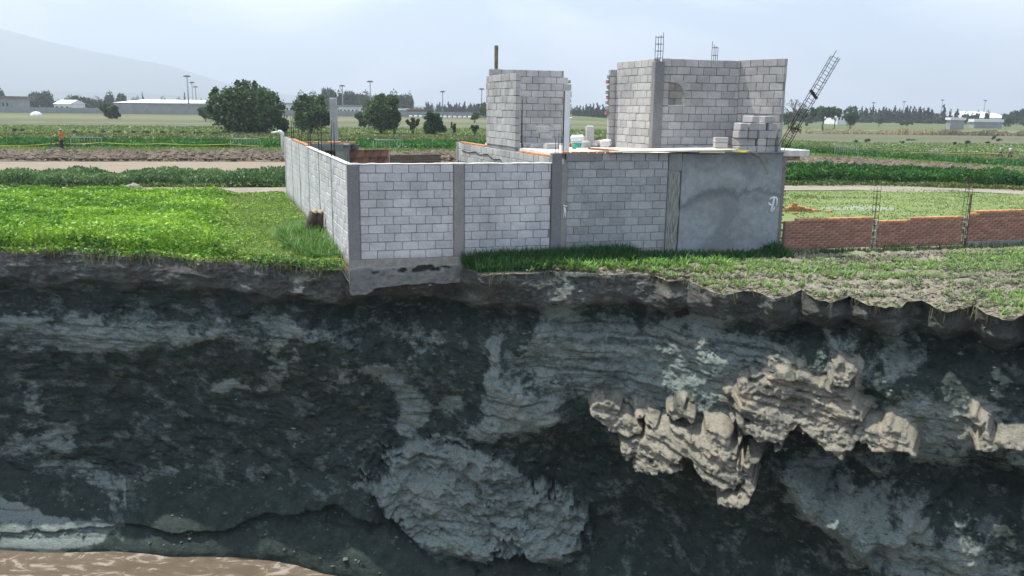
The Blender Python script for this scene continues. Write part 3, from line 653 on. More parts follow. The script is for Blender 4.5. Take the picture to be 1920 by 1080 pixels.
# ---- roof room at the left
dirL = math.pi / 2 + TL - TH
t1, t2 = 3.25, 5.95
p0 = (5.24 + sdx * t1, sdy * t1); p1 = (5.24 + sdx * t2, sdy * t2)
lr = thing('roof_room', 'left roof room, two block walls meeting in a corner with one ragged free end', 'room walls', (0, 0, 0))
lr.location = (fw.location.x, fw.location.y, 0); lr.rotation_euler = (0, 0, TH)
sw = obj('side_wall', boxes_me('side_wall', [((t2 - t1) / 2 + .05, -.075, HT + 1.02 - .1, t2 - t1 - .02, .10, 2.14)]), M_MOR, lr, (p0[0], p0[1], 0), (0, 0, dirL))
course(sw, 0, t2 - t1 + .1, 10, HT - .05, M_BLKW, -.075, t=.14)
bw = obj('back_wall', boxes_me('back_wall', [(1.25, .075, HT + 1.1, 2.4, .10, 2.26)]), M_MOR, lr, (p1[0] + .05, p1[1] - .02, 0))
endx = [2.66, 2.66, 2.62, 2.72, 2.66, 2.74, 2.70, 2.74, 2.72, 2.62, 2.42]
for r in range(11): course(bw, .02, endx[r], r + 1, HT - .05, M_BLK2 if False else M_BLKW, .07, t=.14, first=r)
for k in range(9): bev_box('brick', .05, .13, .09, .006, M_BRICK if k % 3 == 0 else M_COLB, bw, (2.66 + (.03 if k % 2 else 0), .07, HT + .3 + k * .2), (0, 0, 0), .004, k)
tag(lr, None)
ws = thing('wooden_stake', 'dark wooden stake standing upright above the left roof room', 'stake', tuple(wallpt(p1[0] + .32, p1[1] + .12)) + (HT,), TH)
bev_box('post', .085, .085, 2.95, .008, M_WOOD, ws, (0, 0, 1.475), (0, 0, .2), .01, 3)
for (dx, hh) in ((.0, 1.3), (.06, 1.0)): obj('rebar', tubes_me('rebar', [([(dx - .05, -.19, HT - .1), (dx, -.2, HT + hh)], .009)], 5), M_REB, sw)

# ---- roof room at the right
s0r = 8.30
rr_ = thing('roof_room', 'right roof room of pale blocks with a tall dark corner column and small arched opening', 'room walls', (fw.location.x, fw.location.y, 0), TH)
yb = 1.22                           # depth of the front-facing wall behind the facade
c0 = (8.36, yb)
LV = 2.45
# left wall of the room running back
swr = obj('side_wall', boxes_me('side_wall', [(LV / 2, -.075, HT + 1.15, LV - .04, .10, 2.34)]), M_MOR, rr_, (c0[0], c0[1], 0), (0, 0, dirL))
course(swr, .12, LV, 12, HT - .08, M_BLKW, -.075, t=.14, phase=1)
ender = thing
ewall = obj('end_wall', boxes_me('end_wall', [(.20, .075, HT + 1.0, .34, .10, 2.05)]), M_MOR, rr_, (c0[0] + sdx * LV - .16, c0[1] + sdy * LV + .05, 0))
course(ewall, -.02, .40, 11, HT - .08, M_BLKW, .07, t=.14)
for k in range(8): bev_box('brick', .08, .13, .10, .006, M_BRICK if k % 3 == 0 else M_COLB, ewall, (-.06 + .03 * (k % 2), .07, HT + .95 + k * .15), (0, 0, 0), .004, k)
bev_box('column', .27, .22, 2.42, .012, M_COL, rr_, (c0[0] + .06, c0[1] + .05, HT + 1.13), (0, 0, 0), .006, 13)
WR = 2.46
nx0, nx1, nz0, nz1 = .38, .86, HT - .08 + 6 * HB, HT - .08 + 9.3 * HB
zb, ztp = HT - .10, HT - .08 + 12 * HB - .02
parts = [((nx0 + .2) / 2, .075, (zb + ztp) / 2, nx0 - .2, .10, ztp - zb), ((nx1 + WR + .05) / 2, .075, (zb + ztp) / 2, WR + .05 - nx1, .10, ztp - zb),
         ((nx0 + nx1) / 2, .075, (zb + nz0 - .01) / 2, nx1 - nx0, .10, nz0 - zb), ((nx0 + nx1) / 2, .075, (nz1 + ztp) / 2, nx1 - nx0, .10, ztp - nz1)]
fwr = obj('front_wall', boxes_me('front_wall', parts), M_MOR, rr_, (c0[0], c0[1], 0))
def niche(x, r): return 6 <= r <= 8 and nx0 - .12 < x < nx1 + .1
course(fwr, .20, WR + .02, 12, HT - .08, M_BLKW, .07, t=.14, skip=niche)
# blocks cut round the opening
for r, (xa, xb) in {6: (.20, nx0), 7: (.20, nx0), 8: (.20, nx0)}.items():
    course(fwr, xa, xb, r + 1, HT - .08, M_BLKW, .07, t=.14, first=r)
    course(fwr, nx1, 1.187 if r % 2 else 1.187, r + 1, HT - .08, M_BLKW, .07, t=.14, first=r)
# arch reveal: quarter arch on the right, pale edge
a_in = []
n = 14
V, Q = [], []
for i in range(n + 1):
    t = i / n * math.pi / 2; x = nx0 + .12 + (nx1 - nx0 - .12) * math.sin(t); z = nz0 + .12 + (nz1 - nz0 - .14) * math.cos(t)
    V += [(x, -.005, z), (x, .15, z), (nx1 + .012, .15, nz1 if i < n else z), (nx1 + .012, -.005, nz1 if i < n else z)]
Q = gridq(n + 1, 4).tolist() + [(4 * i + 3, 4 * i, 4 * (i + 1), 4 * (i + 1) + 3) for i in range(n)]
obj('arch_filler', mesh_np('arch_filler', V, Q, smooth=False), M_MORL, fwr)
bev_box('sill', nx1 - nx0, .15, .03, .004, M_CAP, fwr, ((nx0 + nx1) / 2, .075, nz0 + .012))
nb = obj('inner_wall', boxes_me('inner_wall', [(.62, .78, HT + 1.15, 1.1, .10, 2.3)]), M_MOR, rr_, (c0[0], c0[1], 0))
course(nb, .1, 1.15, 11, HT - .08, M_BLKW, .775, t=.14)
# right wall of the room, coming back toward the front
crn = (c0[0] + WR, c0[1] + .08)
def s_at(px_, off):
    d = ray(px_, 200); A2 = np.array([[d[0], -FD[0]], [d[1], -FD[1]]]); b2 = wallpt(0, off); return float(np.linalg.solve(A2, b2)[1])
endp = (s_at(1466, .04), .04); LR = math.hypot(endp[0] - crn[0], endp[1] - crn[1]); angR = math.atan2(endp[1] - crn[1], endp[0] - crn[0])
rw = obj('side_wall', boxes_me('side_wall', [(LR / 2, .075, HT + 1.15, LR - .03, .10, 2.34)]), M_MOR, rr_, (crn[0] + .0, crn[1], 0), (0, 0, angR))
course(rw, .0, LR, 12, HT - .06, M_BLKW, .07, t=.14, phase=1)
def cage(root, P0_, P1_, w, nt_, over=.12, r_=.008, parts_name='bar'):
    P0_, P1_ = Vector(P0_), Vector(P1_); d = (P1_ - P0_).normalized(); a = d.cross(Vector((0, 1, 0))).normalized(); b_ = d.cross(a)
    for i, (u, v) in enumerate(((-1, -1), (1, -1), (1, 1), (-1, 1))):
        off = a * u * w / 2 + b_ * v * w / 2; e = P1_ + d * random.uniform(-over, over)
        m_ = (P0_ + P1_) / 2 + Vector([random.uniform(-.015, .015) for _ in range(3)])
        obj('bar', tubes_me('bar', [([P0_ + off, m_ + off, e + off], r_)], 5), M_STEEL, root)
    for k in range(nt_):
        c_ = P0_ + (P1_ - P0_) * ((k + .6) / nt_); q = [c_ + a * u * w / 2 * 1.08 + b_ * v * w / 2 * 1.08 for u, v in ((-1, -1), (1, -1), (1, 1), (-1, 1), (-1, -1))]
        obj('stirrup', tubes_me('stirrup', [(q, r_ * .7)], 4), M_STEEL, root)
wtop = HT - .08 + 12 * HB
p_ = wallpt(c0[0] + .06, c0[1] + .05); cg = thing('rebar_cage', 'taller rebar cage rising from the dark corner column of the right roof room', 'rebar', (p_[0], p_[1], wtop - .1), TH); cage(cg, (0, 0, 0), (0, 0, .72), .15, 4)
p_ = wallpt(c0[0] + 2.0, c0[1] + .6); cg = thing('rebar_cage', 'shorter rebar cage behind the top of the right roof room', 'rebar', (p_[0], p_[1], HT), TH); cage(cg, (0, 0, 0), (0, 0, 2.86), .12, 14)

# ---- leaning cage
A_ = onY(1468, 276, 22.9); B_ = onY(1567, 106, 23.6)
cg = thing('rebar_cage', 'long rusty rebar cage leaning out to the right past the end of the house', 'rebar', tuple(A_)); B2 = Vector(B_ - A_); cage(cg, (0, 0, 0), B2, .19, 13, .1, .0095)
bunch = [( [B2 * .20 + Vector((random.uniform(-.12, .22), random.uniform(-.1, .1), random.uniform(-.12, .14))) for _ in range(5)], .008) for _ in range(9)]
obj('wire_tangle', tubes_me('wire_tangle', bunch, 4), M_STEEL, cg)
bev_box('clamp', .30, .06, .07, .006, M_DARKB, cg, tuple(B2 * .58), (0, math.radians(50), 0))

# ---- loose stacks of blocks on the roof
SOL = [block_mesh('loose_block', .39, .14, .19, 50 + i, .008, .012) for i in range(4)]
for m_ in SOL: m_.materials.append(M_BLKW)
def loose(x, y, z, rz, label, scale=(1, 1, 1), rx=0, group='loose grey blocks stacked on the roof'):
    p_ = wallpt(x, y); o = bpy.data.objects.new('concrete_block', SOL[random.randrange(4)]); o.location = (p_[0], p_[1], z); o.rotation_euler = (rx, 0, TH + rz); o.scale = scale
    link(o); tag(o, label, 'block', group); return o
ordn = ['bottom', 'second', 'third', 'fourth', 'fifth', 'sixth', 'seventh']
# three columns seen end-on, then the broad column at the right
base = HT - .05
stk = [('left', s_at(1391, .22), .22, [.0, .1, -.05, .04], 'end'), ('middle', s_at(1409, .2), .20, [.05, -.1, .06, -.03], 'end'), ('right', s_at(1427, .18), .18, [.1, .0, .08, -.06], 'end'), ('far right', s_at(1444, .16), .16, [.0, .05, -.04, .06], 'end')]
for nm, x, y, rots, kk in stk:
    for k, rz in enumerate(rots):
        top = ', topmost' if k == len(rots) - 1 else ''
        o = loose(x + random.uniform(-.02, .02), y + random.uniform(-.03, .03), base + .10 + k * .20, math.pi / 2 + rz, f'loose grey block, {ordn[k]} from the bottom in the {nm} column of the roof stack' if k else f'loose grey block at the bottom of the {nm} column of the roof stack', (.9, 1.9 if k % 2 == 0 else 1.7, 1))
for k, x in enumerate((s_at(1410, .2), s_at(1438, .2))):
    loose(x, .2, base + .90, math.pi / 2 + .2 - k * .3, ['loose grey block lying on top of the middle roof stack', 'loose grey block lying on top of the right roof stack'][k], (1, 1.7, .9))
for k in range(2):
    loose(s_at(1356, .25), .28, HT + .155 + k * .145, -TH + .05 * k, ['lower of two flat grey blocks set on the end of the pale boards', 'upper of two flat grey blocks set on the end of the pale boards'][k], (.9, 1.6, .72))
# hollow blocks in the left room, holes toward the left
def hollow(label, x, y, z, rz):
    p_ = wallpt(x, y); t = thing('hollow_block', label, 'block', (p_[0], p_[1], z), TH + rz, 'hollow blocks stacked in the left roof room')
    me = boxes_me('shell', [(0, -.09, 0, .38, .03, .19), (0, .09, 0, .38, .03, .19), (0, 0, .08, .38, .15, .03), (0, 0, -.08, .38, .15, .03), (0, -.03, 0, .38, .02, .13), (0, .03, 0, .38, .02, .13)])
    obj('shell', me, M_BLKW, t); obj('dark_back', boxes_me('dark_back', [(.12, 0, 0, .02, .15, .13)]), M_DARKB, t); return t  # dark plate inside the hollow stands in for the shade of the holes
for k, (x, y, z) in enumerate(((6.1, 3.9, .10), (6.12, 3.95, .30), (6.05, 4.0, .50))):
    hollow(['bottom hollow block of the pile inside the left roof room', 'middle hollow block of the pile inside the left roof room', 'top hollow block of the pile inside the left roof room'][k], x, y, HT - .05 + z, -.15)
for k, (x, y, z, l) in enumerate(((5.45, 3.4, .07, 'pale slab fragment lying behind the left roof room corner'), (5.6, 3.1, .05, 'long pale slab lying on the roof before the left room'), (5.9, 2.7, .08, 'short pale block lying near the roof edge bricks'))):
    loose(x, y, HT - .055 + z, .1 * k, l, (1.1, 1.6, .8), group='pale pieces lying on the left of the roof')
# debris at the back of the roof
for k, (px_, y_, w, h, d, mt, nm, lb) in enumerate(((1083, 4.6, .42, .34, .3, M_PVC, 'cement_bag', 'white crumpled cement bag among the rubble on the roof'), (1105, 4.3, .22, .62, .2, M_BLKW, 'concrete_block', 'upright pale block standing among the rubble on the roof'),
        (1096, 3.7, .30, .2, .3, M_BLKW, 'concrete_block', 'pale block lying in front of the upright one on the roof'), (1118, 4.4, .40, .2, .3, M_SLAB, 'concrete_block', 'flat pale block to the right of the rubble on the roof'), (1136, 4.2, .30, .24, .3, M_SLAB, 'concrete_block', 'pale lump of concrete beside the right roof room wall'),
        (1072, 4.1, .26, .12, .25, M_REDP, 'red_sack', 'small red sack beside the white bag on the roof'))):
    q = onY(px_, 268, 21.7 + y_); X_, Y_ = q[0], q[1]
    o = bev_box(nm, w, d, h, min(w, h) * .18, mt, None, (X_, Y_, HT - .055 + h / 2), (0, 0, .3 * k), .03, 40 + k); tag(o, lb, {'cement_bag': 'bag', 'red_sack': 'sack'}.get(nm, 'block'))
q = onY(1081, 272, 24.6)
bk = thing('bucket', 'green plastic bucket on the roof beside the white post', 'bucket', (q[0], q[1], HT - .055))
obj('tub', tubes_me('tub', [([(0, 0, 0), (0, 0, .16)], [.12, .15])], 14), M_GREEN, bk); obj('rim', tubes_me('rim', [([(0, 0, .19), (0, 0, .215)], .16)], 14), M_GREEN, bk)
# white metal post
q = wallpt(5.52, .25)
wp = thing('metal_post', 'tall white channel post standing at the front corner of the roof', 'post', (q[0], q[1], HT - .055), TH)
obj('channel', boxes_me('channel', [(0, -.02, .78, .14, .012, 1.56), (.07, 0, .78, .012, .06, 1.56)]), M_PVC, wp); obj('edge', boxes_me('edge', [(-.08, 0, .78, .014, .06, 1.56)]), M_DARKB, wp)
for k, (dx, hh) in enumerate(((-.22, .45), (-.30, .35), (-.14, .5))): q = wallpt(5.52 + dx, .2); tag(obj('rebar', tubes_me('rebar', [([(q[0], q[1], HT - .2), (q[0] + .01, q[1], HT + hh)], .008)], 5), M_STEEL), 'thin rebar stub standing beside the white roof post', 'rebar', 'rebar stubs by the white post')
# pale boards over the front edge
def board(label, corners, th=.03, name='board'):
    n = 4; V = [(x, y, z) for x, y, z in corners] + [(x, y, z + th) for x, y, z in corners]
    o = obj(name, mesh_np(name, V, [(3, 2, 1, 0), (4, 5, 6, 7), (0, 1, 5, 4), (1, 2, 6, 5), (2, 3, 7, 6), (3, 0, 4, 7)], smooth=False), M_PLY); o.location = (fw.location.x, fw.location.y, 0); o.rotation_euler = (0, 0, TH); return tag(o, label, 'board', 'pale boards on the roof')
board('long pale board lying along the front roof edge', [(6.55, -.14, 2.79), (10.15, -.12, 2.84), (9.95, .55, 2.86), (6.9, .75, 2.80)])
board('pale board lying further back under the right roof room', [(6.3, .85, 2.76), (8.1, .8, 2.78), (8.0, 2.2, 2.77), (6.5, 2.3, 2.76)])
board('small pale board on the roof before the right roof room wall', [(8.6, .62, 2.80), (9.5, .6, 2.87), (9.5, 1.0, 2.85), (8.6, 1.0, 2.80)])
board('pale sheet lying by the white roof post', [(5.45, .25, 2.752), (6.5, .1, 2.80), (6.4, 1.6, 2.76), (5.4, 1.8, 2.752)], .02)
bt = wall_root('timber_batten', 'reddish batten propping the pale boards beside the roof edge bricks', 'batten', 6.35)
bev_box('plank', .9, .07, .05, .006, M_BRKO, bt, (.1, .0, 2.86), (0, math.radians(4), .15))
prop = wall_root('timber_prop', 'short pale timber wedged under the end of the boards', 'timber', 9.2)
bev_box('wedge', .75, .08, .06, .006, M_PLY, prop, (.25, -.05, 2.80), (0, 0, 0))
# caution tape trailing over the rendered wall
M_TAPE = simple('yellow_tape', (.62, .52, .06), (.75, .66, .12), 12, rough=.5, bs=0)
M_TAPED = simple('yellow_tape_worn', (.22, .20, .08), (.32, .28, .09), 12, rough=.5, bs=0)
def ribbon(name, P_, w, mat, parent=None, vert=True):
    V = []
    for i, p_ in enumerate(P_):
        tw = math.sin(i * 1.1) * .5; dz, dy = math.cos(tw) * w / 2, math.sin(tw) * w / 2
        V += [(p_[0], p_[1] - dy, p_[2] - dz), (p_[0], p_[1] + dy, p_[2] + dz)]
    V += [(a, b_ + .004, c_) for a, b_, c_ in V]; n = len(P_)
    q = gridq(n, 2); Q = np.concatenate([q, q[:, ::-1] + 2 * n]).tolist(); Q += [(2 * i, 2 * i + 2, 2 * n + 2 * i + 2, 2 * n + 2 * i) for i in range(n - 1)] + [(2 * i + 1, 2 * n + 2 * i + 1, 2 * n + 2 * i + 3, 2 * i + 3) for i in range(n - 1)]
    return obj(name, mesh_np(name, V, Q), mat, parent)
tp = wall_root('caution_tape', 'yellow tape trailing over the top of the rendered house wall', 'tape', 0)
ribbon('tape_knot', [(10.12, -.14, 2.87), (10.2, -.16, 2.82), (10.35, -.13, 2.80), (10.5, -.1, 2.82)], .06, M_TAPE, tp)
ribbon('tape_tail', [(10.6, -.08, 2.80), (10.85, -.07, 2.70), (11.0, -.065, 2.52), (11.08, -.062, 2.36), (11.16, -.06, 2.2)], .03, M_TAPED, tp)

# ---------------------------------------------------------------- rooms behind the boundary wall
q0_ = lwpt(13.6, -.1, 0)
sh = thing('brick_topped_shed', 'small roofless room with a row of bricks laid along its beam behind the side wall', 'shed', (q0_.x, q0_.y, 0), R(3))
SW = 1.8
bev_box('beam', SW, .22, .26, .012, M_COL, sh, (SW / 2, 0, 2.30), (0, 0, 0), .01, 4)
for k in range(8): bev_box('brick', .24, .12, .06, .006, M_BRKO, sh, (.25 + k * .27, 0, 2.475), (random.uniform(-.1, .1), random.uniform(-.08, .08), random.uniform(-.4, .4)), .004, k)
bev_box('post', .28, .24, 2.2, .012, M_COLB, sh, (SW - .15, .01, 1.06), (0, 0, 0), .01, 5)
obj('back_wall', boxes_me('back_wall', [(SW / 2 + .1, 2.4, 1.15, SW + .4, .14, 2.3)]), M_COL, sh)
obj('side_wall', boxes_me('side_wall', [(SW - .1, 1.25, 1.15, .14, 2.2, 2.3)]), M_COL, sh); obj('roof_sheet', boxes_me('roof_sheet', [(SW / 2 + .1, 1.3, 2.36, SW + .1, 2.2, .06)]), M_COL, sh)
cc_ = onY(627, 262, 34.9)
cp_ = thing('concrete_column', 'lone tall grey concrete column rising behind the brick topped shed', 'column', (cc_[0], cc_[1], 0), R(5))
bev_box('shaft', .27, .27, 4.15, .015, M_MORL, cp_, (0, 0, 2.075), (0, 0, 0), .02, 6)
for dx in (-.07, .07): obj('rebar', tubes_me('rebar', [([(dx, 0, 4.1), (dx * 1.3, 0, 4.5)], .008)], 5), M_STEEL, cp_)
M_BSTN = simple('stained_brick', (.06, .035, .028), (.24, .11, .08), 1.6, vary=.3, detail=9, lo=.4, hi=.6)
M_BBRN = simple('brown_brick', (.09, .065, .045), (.17, .12, .085), 2.2, vary=.2)
# back wall in two heights
def back_wall(label, x0p, x1p, Y_, ztop, mat, bl, bh, n_top):
    a = onY(x0p, 300, Y_); e = onY(x1p, 300, Y_ + 1.0); Lw = math.hypot(e[0] - a[0], e[1] - a[1])
    t = thing('brick_wall', label, 'wall', (a[0], a[1], 0), math.atan2(e[1] - a[1], e[0] - a[0]))
    obj('mortar', boxes_me('mortar', [(Lw / 2, 0, ztop / 2 - .01, Lw, .10, ztop - .02)]), M_MOR, t)
    mshs = [block_mesh('brick', bl - .015, .14, bh - .015, i, .006, .008) for i in range(3)]
    for m_ in mshs: m_.materials.append(mat)
    for r in range(n_top):
        x = -(r % 2) * bl / 2
        while x < Lw - .05:
            a_, b_ = max(0, x), min(Lw, x + bl); x += bl
            if b_ - a_ < .06: continue
            o = obj('brick', mshs[random.randrange(3)], None, t, ((a_ + b_) / 2, 0, ztop - bh * (r + .5))); o.scale.x = (b_ - a_) / bl
    return t
back_wall('stained reddish block wall at the back of the yard beside the shed', 652, 728, 35.2, 2.10, M_BSTN, .36, .30, 4)
back_wall('lower brown brick wall at the back of the yard with a dark end', 730, 826, 36.4, 1.86, M_BBRN, .24, .085, 8)

# ---------------------------------------------------------------- red brick fence on the right: three bays with open column gaps
BRL, BRH = .235, .072
bm_ = [block_mesh('brick', BRL - .012, .125, BRH - .010, i, .003, .004) for i in range(5)]
for m_ in bm_: m_.materials.append(M_BRICK)
bmo = [m_.copy() for m_ in bm_]
for m_ in bmo: m_.materials.clear(); m_.materials.append(M_BRKO)
def fence_bay(label, s0, s1, zbase, steps, footing=False):
    t = wall_root('brick_wall', label, 'wall', s0, .22); ln = s1 - s0; rest_ = []; cnt_ = 0
    top = lambda x: [h for a, h in steps if x >= a - 1e-6][-1]
    segs_ = []
    for i, (a, h) in enumerate(steps):
        e = steps[i + 1][0] if i + 1 < len(steps) else ln; segs_.append(((a + e) / 2, 0, (zbase + h * BRH) / 2 + zbase / 2 - .006, e - a, .095, h * BRH - .012))
    obj('mortar', boxes_me('mortar', segs_), M_BMOR, t)
    hm = max(h for _, h in steps)
    items = []
    for r in range(hm):
        x = -(r % 2) * BRL / 2
        while x < ln - .02:
            a_, b_ = max(0, x), min(ln, x + BRL); x += BRL
            if b_ - a_ < .04 or top((a_ + b_) / 2) <= r: continue
            istop = top((a_ + b_) / 2) - 1 == r
            items.append((a_, b_, r, istop))
    items.sort(key=lambda q: -q[2])
    for a_, b_, r, istop in items:
        if cnt_ < 300:
            o = obj('brick', (bmo if istop else bm_)[random.randrange(5)], None, t, ((a_ + b_) / 2, random.uniform(-.003, .003), zbase + BRH * (r + .5))); o.scale.x = (b_ - a_) / BRL; cnt_ += 1
        else: rest_.append(((a_ + b_) / 2, 0, zbase + BRH * (r + .5), (b_ - a_) - .012, .125, BRH - .010))
    if rest_: tag(obj('lower_bricks', boxes_me('lower_bricks', rest_), M_BRICK, t), kind='stuff')
    if footing: obj('footing', boxes_me('footing', [(ln / 2, -.02, zbase - .06, ln, .2, .16)]), M_MORL, t)
    return t
fence_bay('red brick wall bay nearest the house, directly right of the grey rendered wall', 11.95, 14.80, .08, [(0, 11), (.35, 12)])
fence_bay('middle red brick wall bay, between the two rebar gaps, stepping up once', 15.0, 17.9, .04, [(0, 11), (1.05, 12), (2.6, 12)])
fence_bay('farthest right red brick wall bay on a grey footing, stepping up at its left', 18.10, 21.0, .12, [(0, 12), (.3, 13), (2.0, 13)], True)
for k, (s, hh) in enumerate(((14.90, 1.75), (18.0, 2.0))):
    q = wallpt(s, .22); cg = thing('rebar_cage', ['rebar cage in the first gap of the red brick wall', 'rebar cage in the second gap of the red brick wall'][k], 'rebar', (q[0], q[1], 0), TH)
    cage(cg, (0, 0, 0), (.02 if k else -.03, 0, hh), .13, 9, .12, .007)
    if k: bev_box('stake', .05, .05, 1.55, .005, M_WOOD, cg, (.12, .03, .77), (0, math.radians(2), 0))
    for j in range(5): bev_box('mortar_lump', .07 + .03 * (j % 2), .1, .12, .02, M_BMOR, cg, (-.03 + .05 * (j % 2), -.02, .10 + j * .18), (0, 0, 0), .02, j)

# ================================================================== fields: strips that run across behind the house
SL = .165
obj('footing_beam', boxes_me('footing_beam', [(4.0, .08, -.05, 2.2, .13, .53)]), M_COLB, fw)
def strip(name, ya, yb, x0, x1, mat, z=.012, wob=.5, seed=0, n=240, m=6, kind='structure', zamp=0.0, zh=0.0, ramp_edges=.15):
    t = np.linspace(0, 1, n); xs = x0 + (x1 - x0) * t
    A_ = ya + SL * xs + wob * fbm(xs * .25, xs * 0 + seed, 5, seed); B_ = yb + SL * xs + wob * fbm(xs * .25, xs * 0 + seed + 5, 5, seed + 9)
    v = np.linspace(0, 1, m)[:, None]; Yy = A_[None] * (1 - v) + B_[None] * v; Xx = np.repeat(xs[None], m, 0)
    prof = np.clip(np.minimum(v / ramp_edges, (1 - v) / ramp_edges), 0, 1)
    Z = gz(Xx, Yy) + z + zh * prof + zamp * fbm(Xx * 1.3, Yy * 1.3, 4, seed + 3) * prof
    o = obj(name, mesh_np(name, np.stack([Xx, Yy, Z], -1).reshape(-1, 3), gridq(m, n)), mat); return tag(o, kind=kind)
def soilmat(name, stops, sc=(1, 1, 1), scale=2.0, bs=.8, bd=.04, spots=None):
    m, nt, b = new_mat(name, .96, .08); c = ramp(nt, noise(nt, scale, 11, .75, mapscale=sc), stops)
    if spots: c = mixc(nt, ramp(nt, noise(nt, scale * .35, 8, .7, mapscale=sc), [(spots[0], (0,) * 3), (spots[0] + .08, (1,) * 3)]), c, spots[1])
    nt.links.new(c, b.inputs['Base Color']); bump(nt, b, noise(nt, scale * 6, 7, .7), bs, bd); return m
S_PATH = soilmat('path_dirt', [(.3, (.18, .155, .125)), (.7, (.34, .30, .25))], (.5, 1.6, 1), 1.2, spots=(.60, (.15, .16, .07)))
S_TAN = soilmat('tan_soil', [(.3, (.17, .14, .105)), (.7, (.31, .26, .20))], (.35, 2.4, 1), 1.1)
S_PLOW = soilmat('plowed_soil', [(.32, (.075, .06, .045)), (.68, (.26, .21, .16))], (1, 1.4, 1), 1.1, 1.0, .1)
S_PALEG = soilmat('pale_grass', [(.3, (.10, .145, .045)), (.7, (.19, .235, .085))], (.4, 1.2, 1), 1.2)
S_DEEP = soilmat('deep_green', [(.3, (.035, .085, .02)), (.7, (.06, .14, .03))], (1, 1, 1), 2)
S_GREY = soilmat('rough_grass', [(.32, (.085, .11, .05)), (.68, (.20, .19, .11))], (.4, 1.5, 1), .7)
S_LIGHT = soilmat('light_green', [(.3, (.09, .14, .045)), (.7, (.16, .20, .085))], (.10, 1.4, 1), .5)
S_BRN = soilmat('fallow', [(.32, (.085, .075, .058)), (.45, (.14, .12, .095)), (.54, (.085, .11, .05)), (.66, (.15, .135, .10))], (.05, 2.4, 1), .4)
S_LOT = soilmat('lot_grass', [(.3, (.115, .165, .055)), (.7, (.20, .24, .10))], (.8, 1.4, 1), .6, spots=(.60, (.22, .225, .13)))
S_ALF = soilmat('crop_floor', [(.3, (.07, .16, .02)), (.7, (.14, .28, .04))], (1, 1, 1), 2.5)
strip('grass_lot', 25.5, 39.6, 9, 90, S_LOT, .012, .3, 3)
strip('dirt_path', 39.8, 42.8, -60, 110, S_PATH, .016, 1.0, 5)
strip('tan_soil_field', 46.8, 61.8, -90, 5, S_TAN, .016, .8, 6)
strip('plowed_field', 61.5, 73.4, -100, 14, S_PLOW, .03, .8, 7, 700, 60, zamp=.22, zh=.05)
strip('plowed_field', 50.0, 71.0, 12, 130, S_PLOW, .03, .8, 8, 600, 50, zamp=.20, zh=.05)
strip('pale_grass_strip', 72.6, 81, -110, 130, S_PALEG, .06, .9, 9)
strip('rough_grass_field', 90, 116, -150, 170, S_GREY, .014, 2, 10)
strip('light_green_field', 115, 153, -200, 230, S_LIGHT, .018, 2, 11)
strip('fallow_field', 152, 172, -240, 280, S_BRN, .022, 2, 12)
strip('light_green_field', 172, 180, -240, 40, S_LIGHT, .026, 3, 13)
strip('fallow_field', 180, 215, -300, 320, S_BRN, .024, 3, 14)
strip('rough_grass_field', 214, 262, -360, 380, S_GREY, .028, 3, 15)

# ------------------------------------------------------------------ foliage maker
def leaves(name, C_, size, cols, mat=LEAF, parent=None, up=0.0, aspect=1.6, tri=False, kind=None, jitter=.25, droop=None):
    """one diamond-shaped leaf card per centre; C_ (n,3); size scalar/array; cols (n,3)"""
    C_ = np.asarray(C_); n = len(C_); size = np.broadcast_to(size, (n,))
    a = rng.normal(size=(n, 3)); a[:, 2] = a[:, 2] * (1 - up) + up * np.abs(a[:, 2]) * 2.2 + up * .8; a /= np.linalg.norm(a, axis=1)[:, None]
    r_ = rng.normal(size=(n, 3)); b_ = np.cross(a, r_); b_ /= np.linalg.norm(b_, axis=1)[:, None]
    L_ = (a * (size * aspect / 2)[:, None]); W_ = b_ * (size / 2)[:, None]
    if tri:
        V = np.stack([C_ - W_ * .5 - L_, C_ + W_ * .5 - L_, C_ + L_], 1).reshape(-1, 3); T = np.arange(n * 3).reshape(-1, 3); cc = np.repeat(cols, 3, 0)
        me = mesh_np(name, V, T=T, attrs={'Col': cc}, smooth=False)
    else:
        V = np.stack([C_ - L_, C_ + W_, C_ + L_, C_ - W_], 1).reshape(-1, 3); Q = np.arange(n * 4).reshape(-1, 4); cc = np.repeat(cols, 4, 0)
        me = mesh_np(name, V, Q, attrs={'Col': cc}, smooth=False)
    o = obj(name, me, mat, parent)
    if kind: o['kind'] = kind
    return o
def colmix(n, c1, c2, t=None, var=.18):
    t = rng.random(n) if t is None else t; c = np.array(c1)[None] * (1 - t[:, None]) + np.array(c2)[None] * t[:, None]
    return c * (1 + var * rng.normal(size=(n, 1))).clip(.4, 1.7)
def scatter(n, x0, x1, yfun0, yfun1):
    X_ = rng.uniform(x0, x1, n); a, b_ = yfun0(X_), yfun1(X_); return X_, a + (b_ - a) * rng.random(n)
def in_view(X_, Y_, pad=1.5): return (np.abs(X_) < Y_ * .63 + pad)
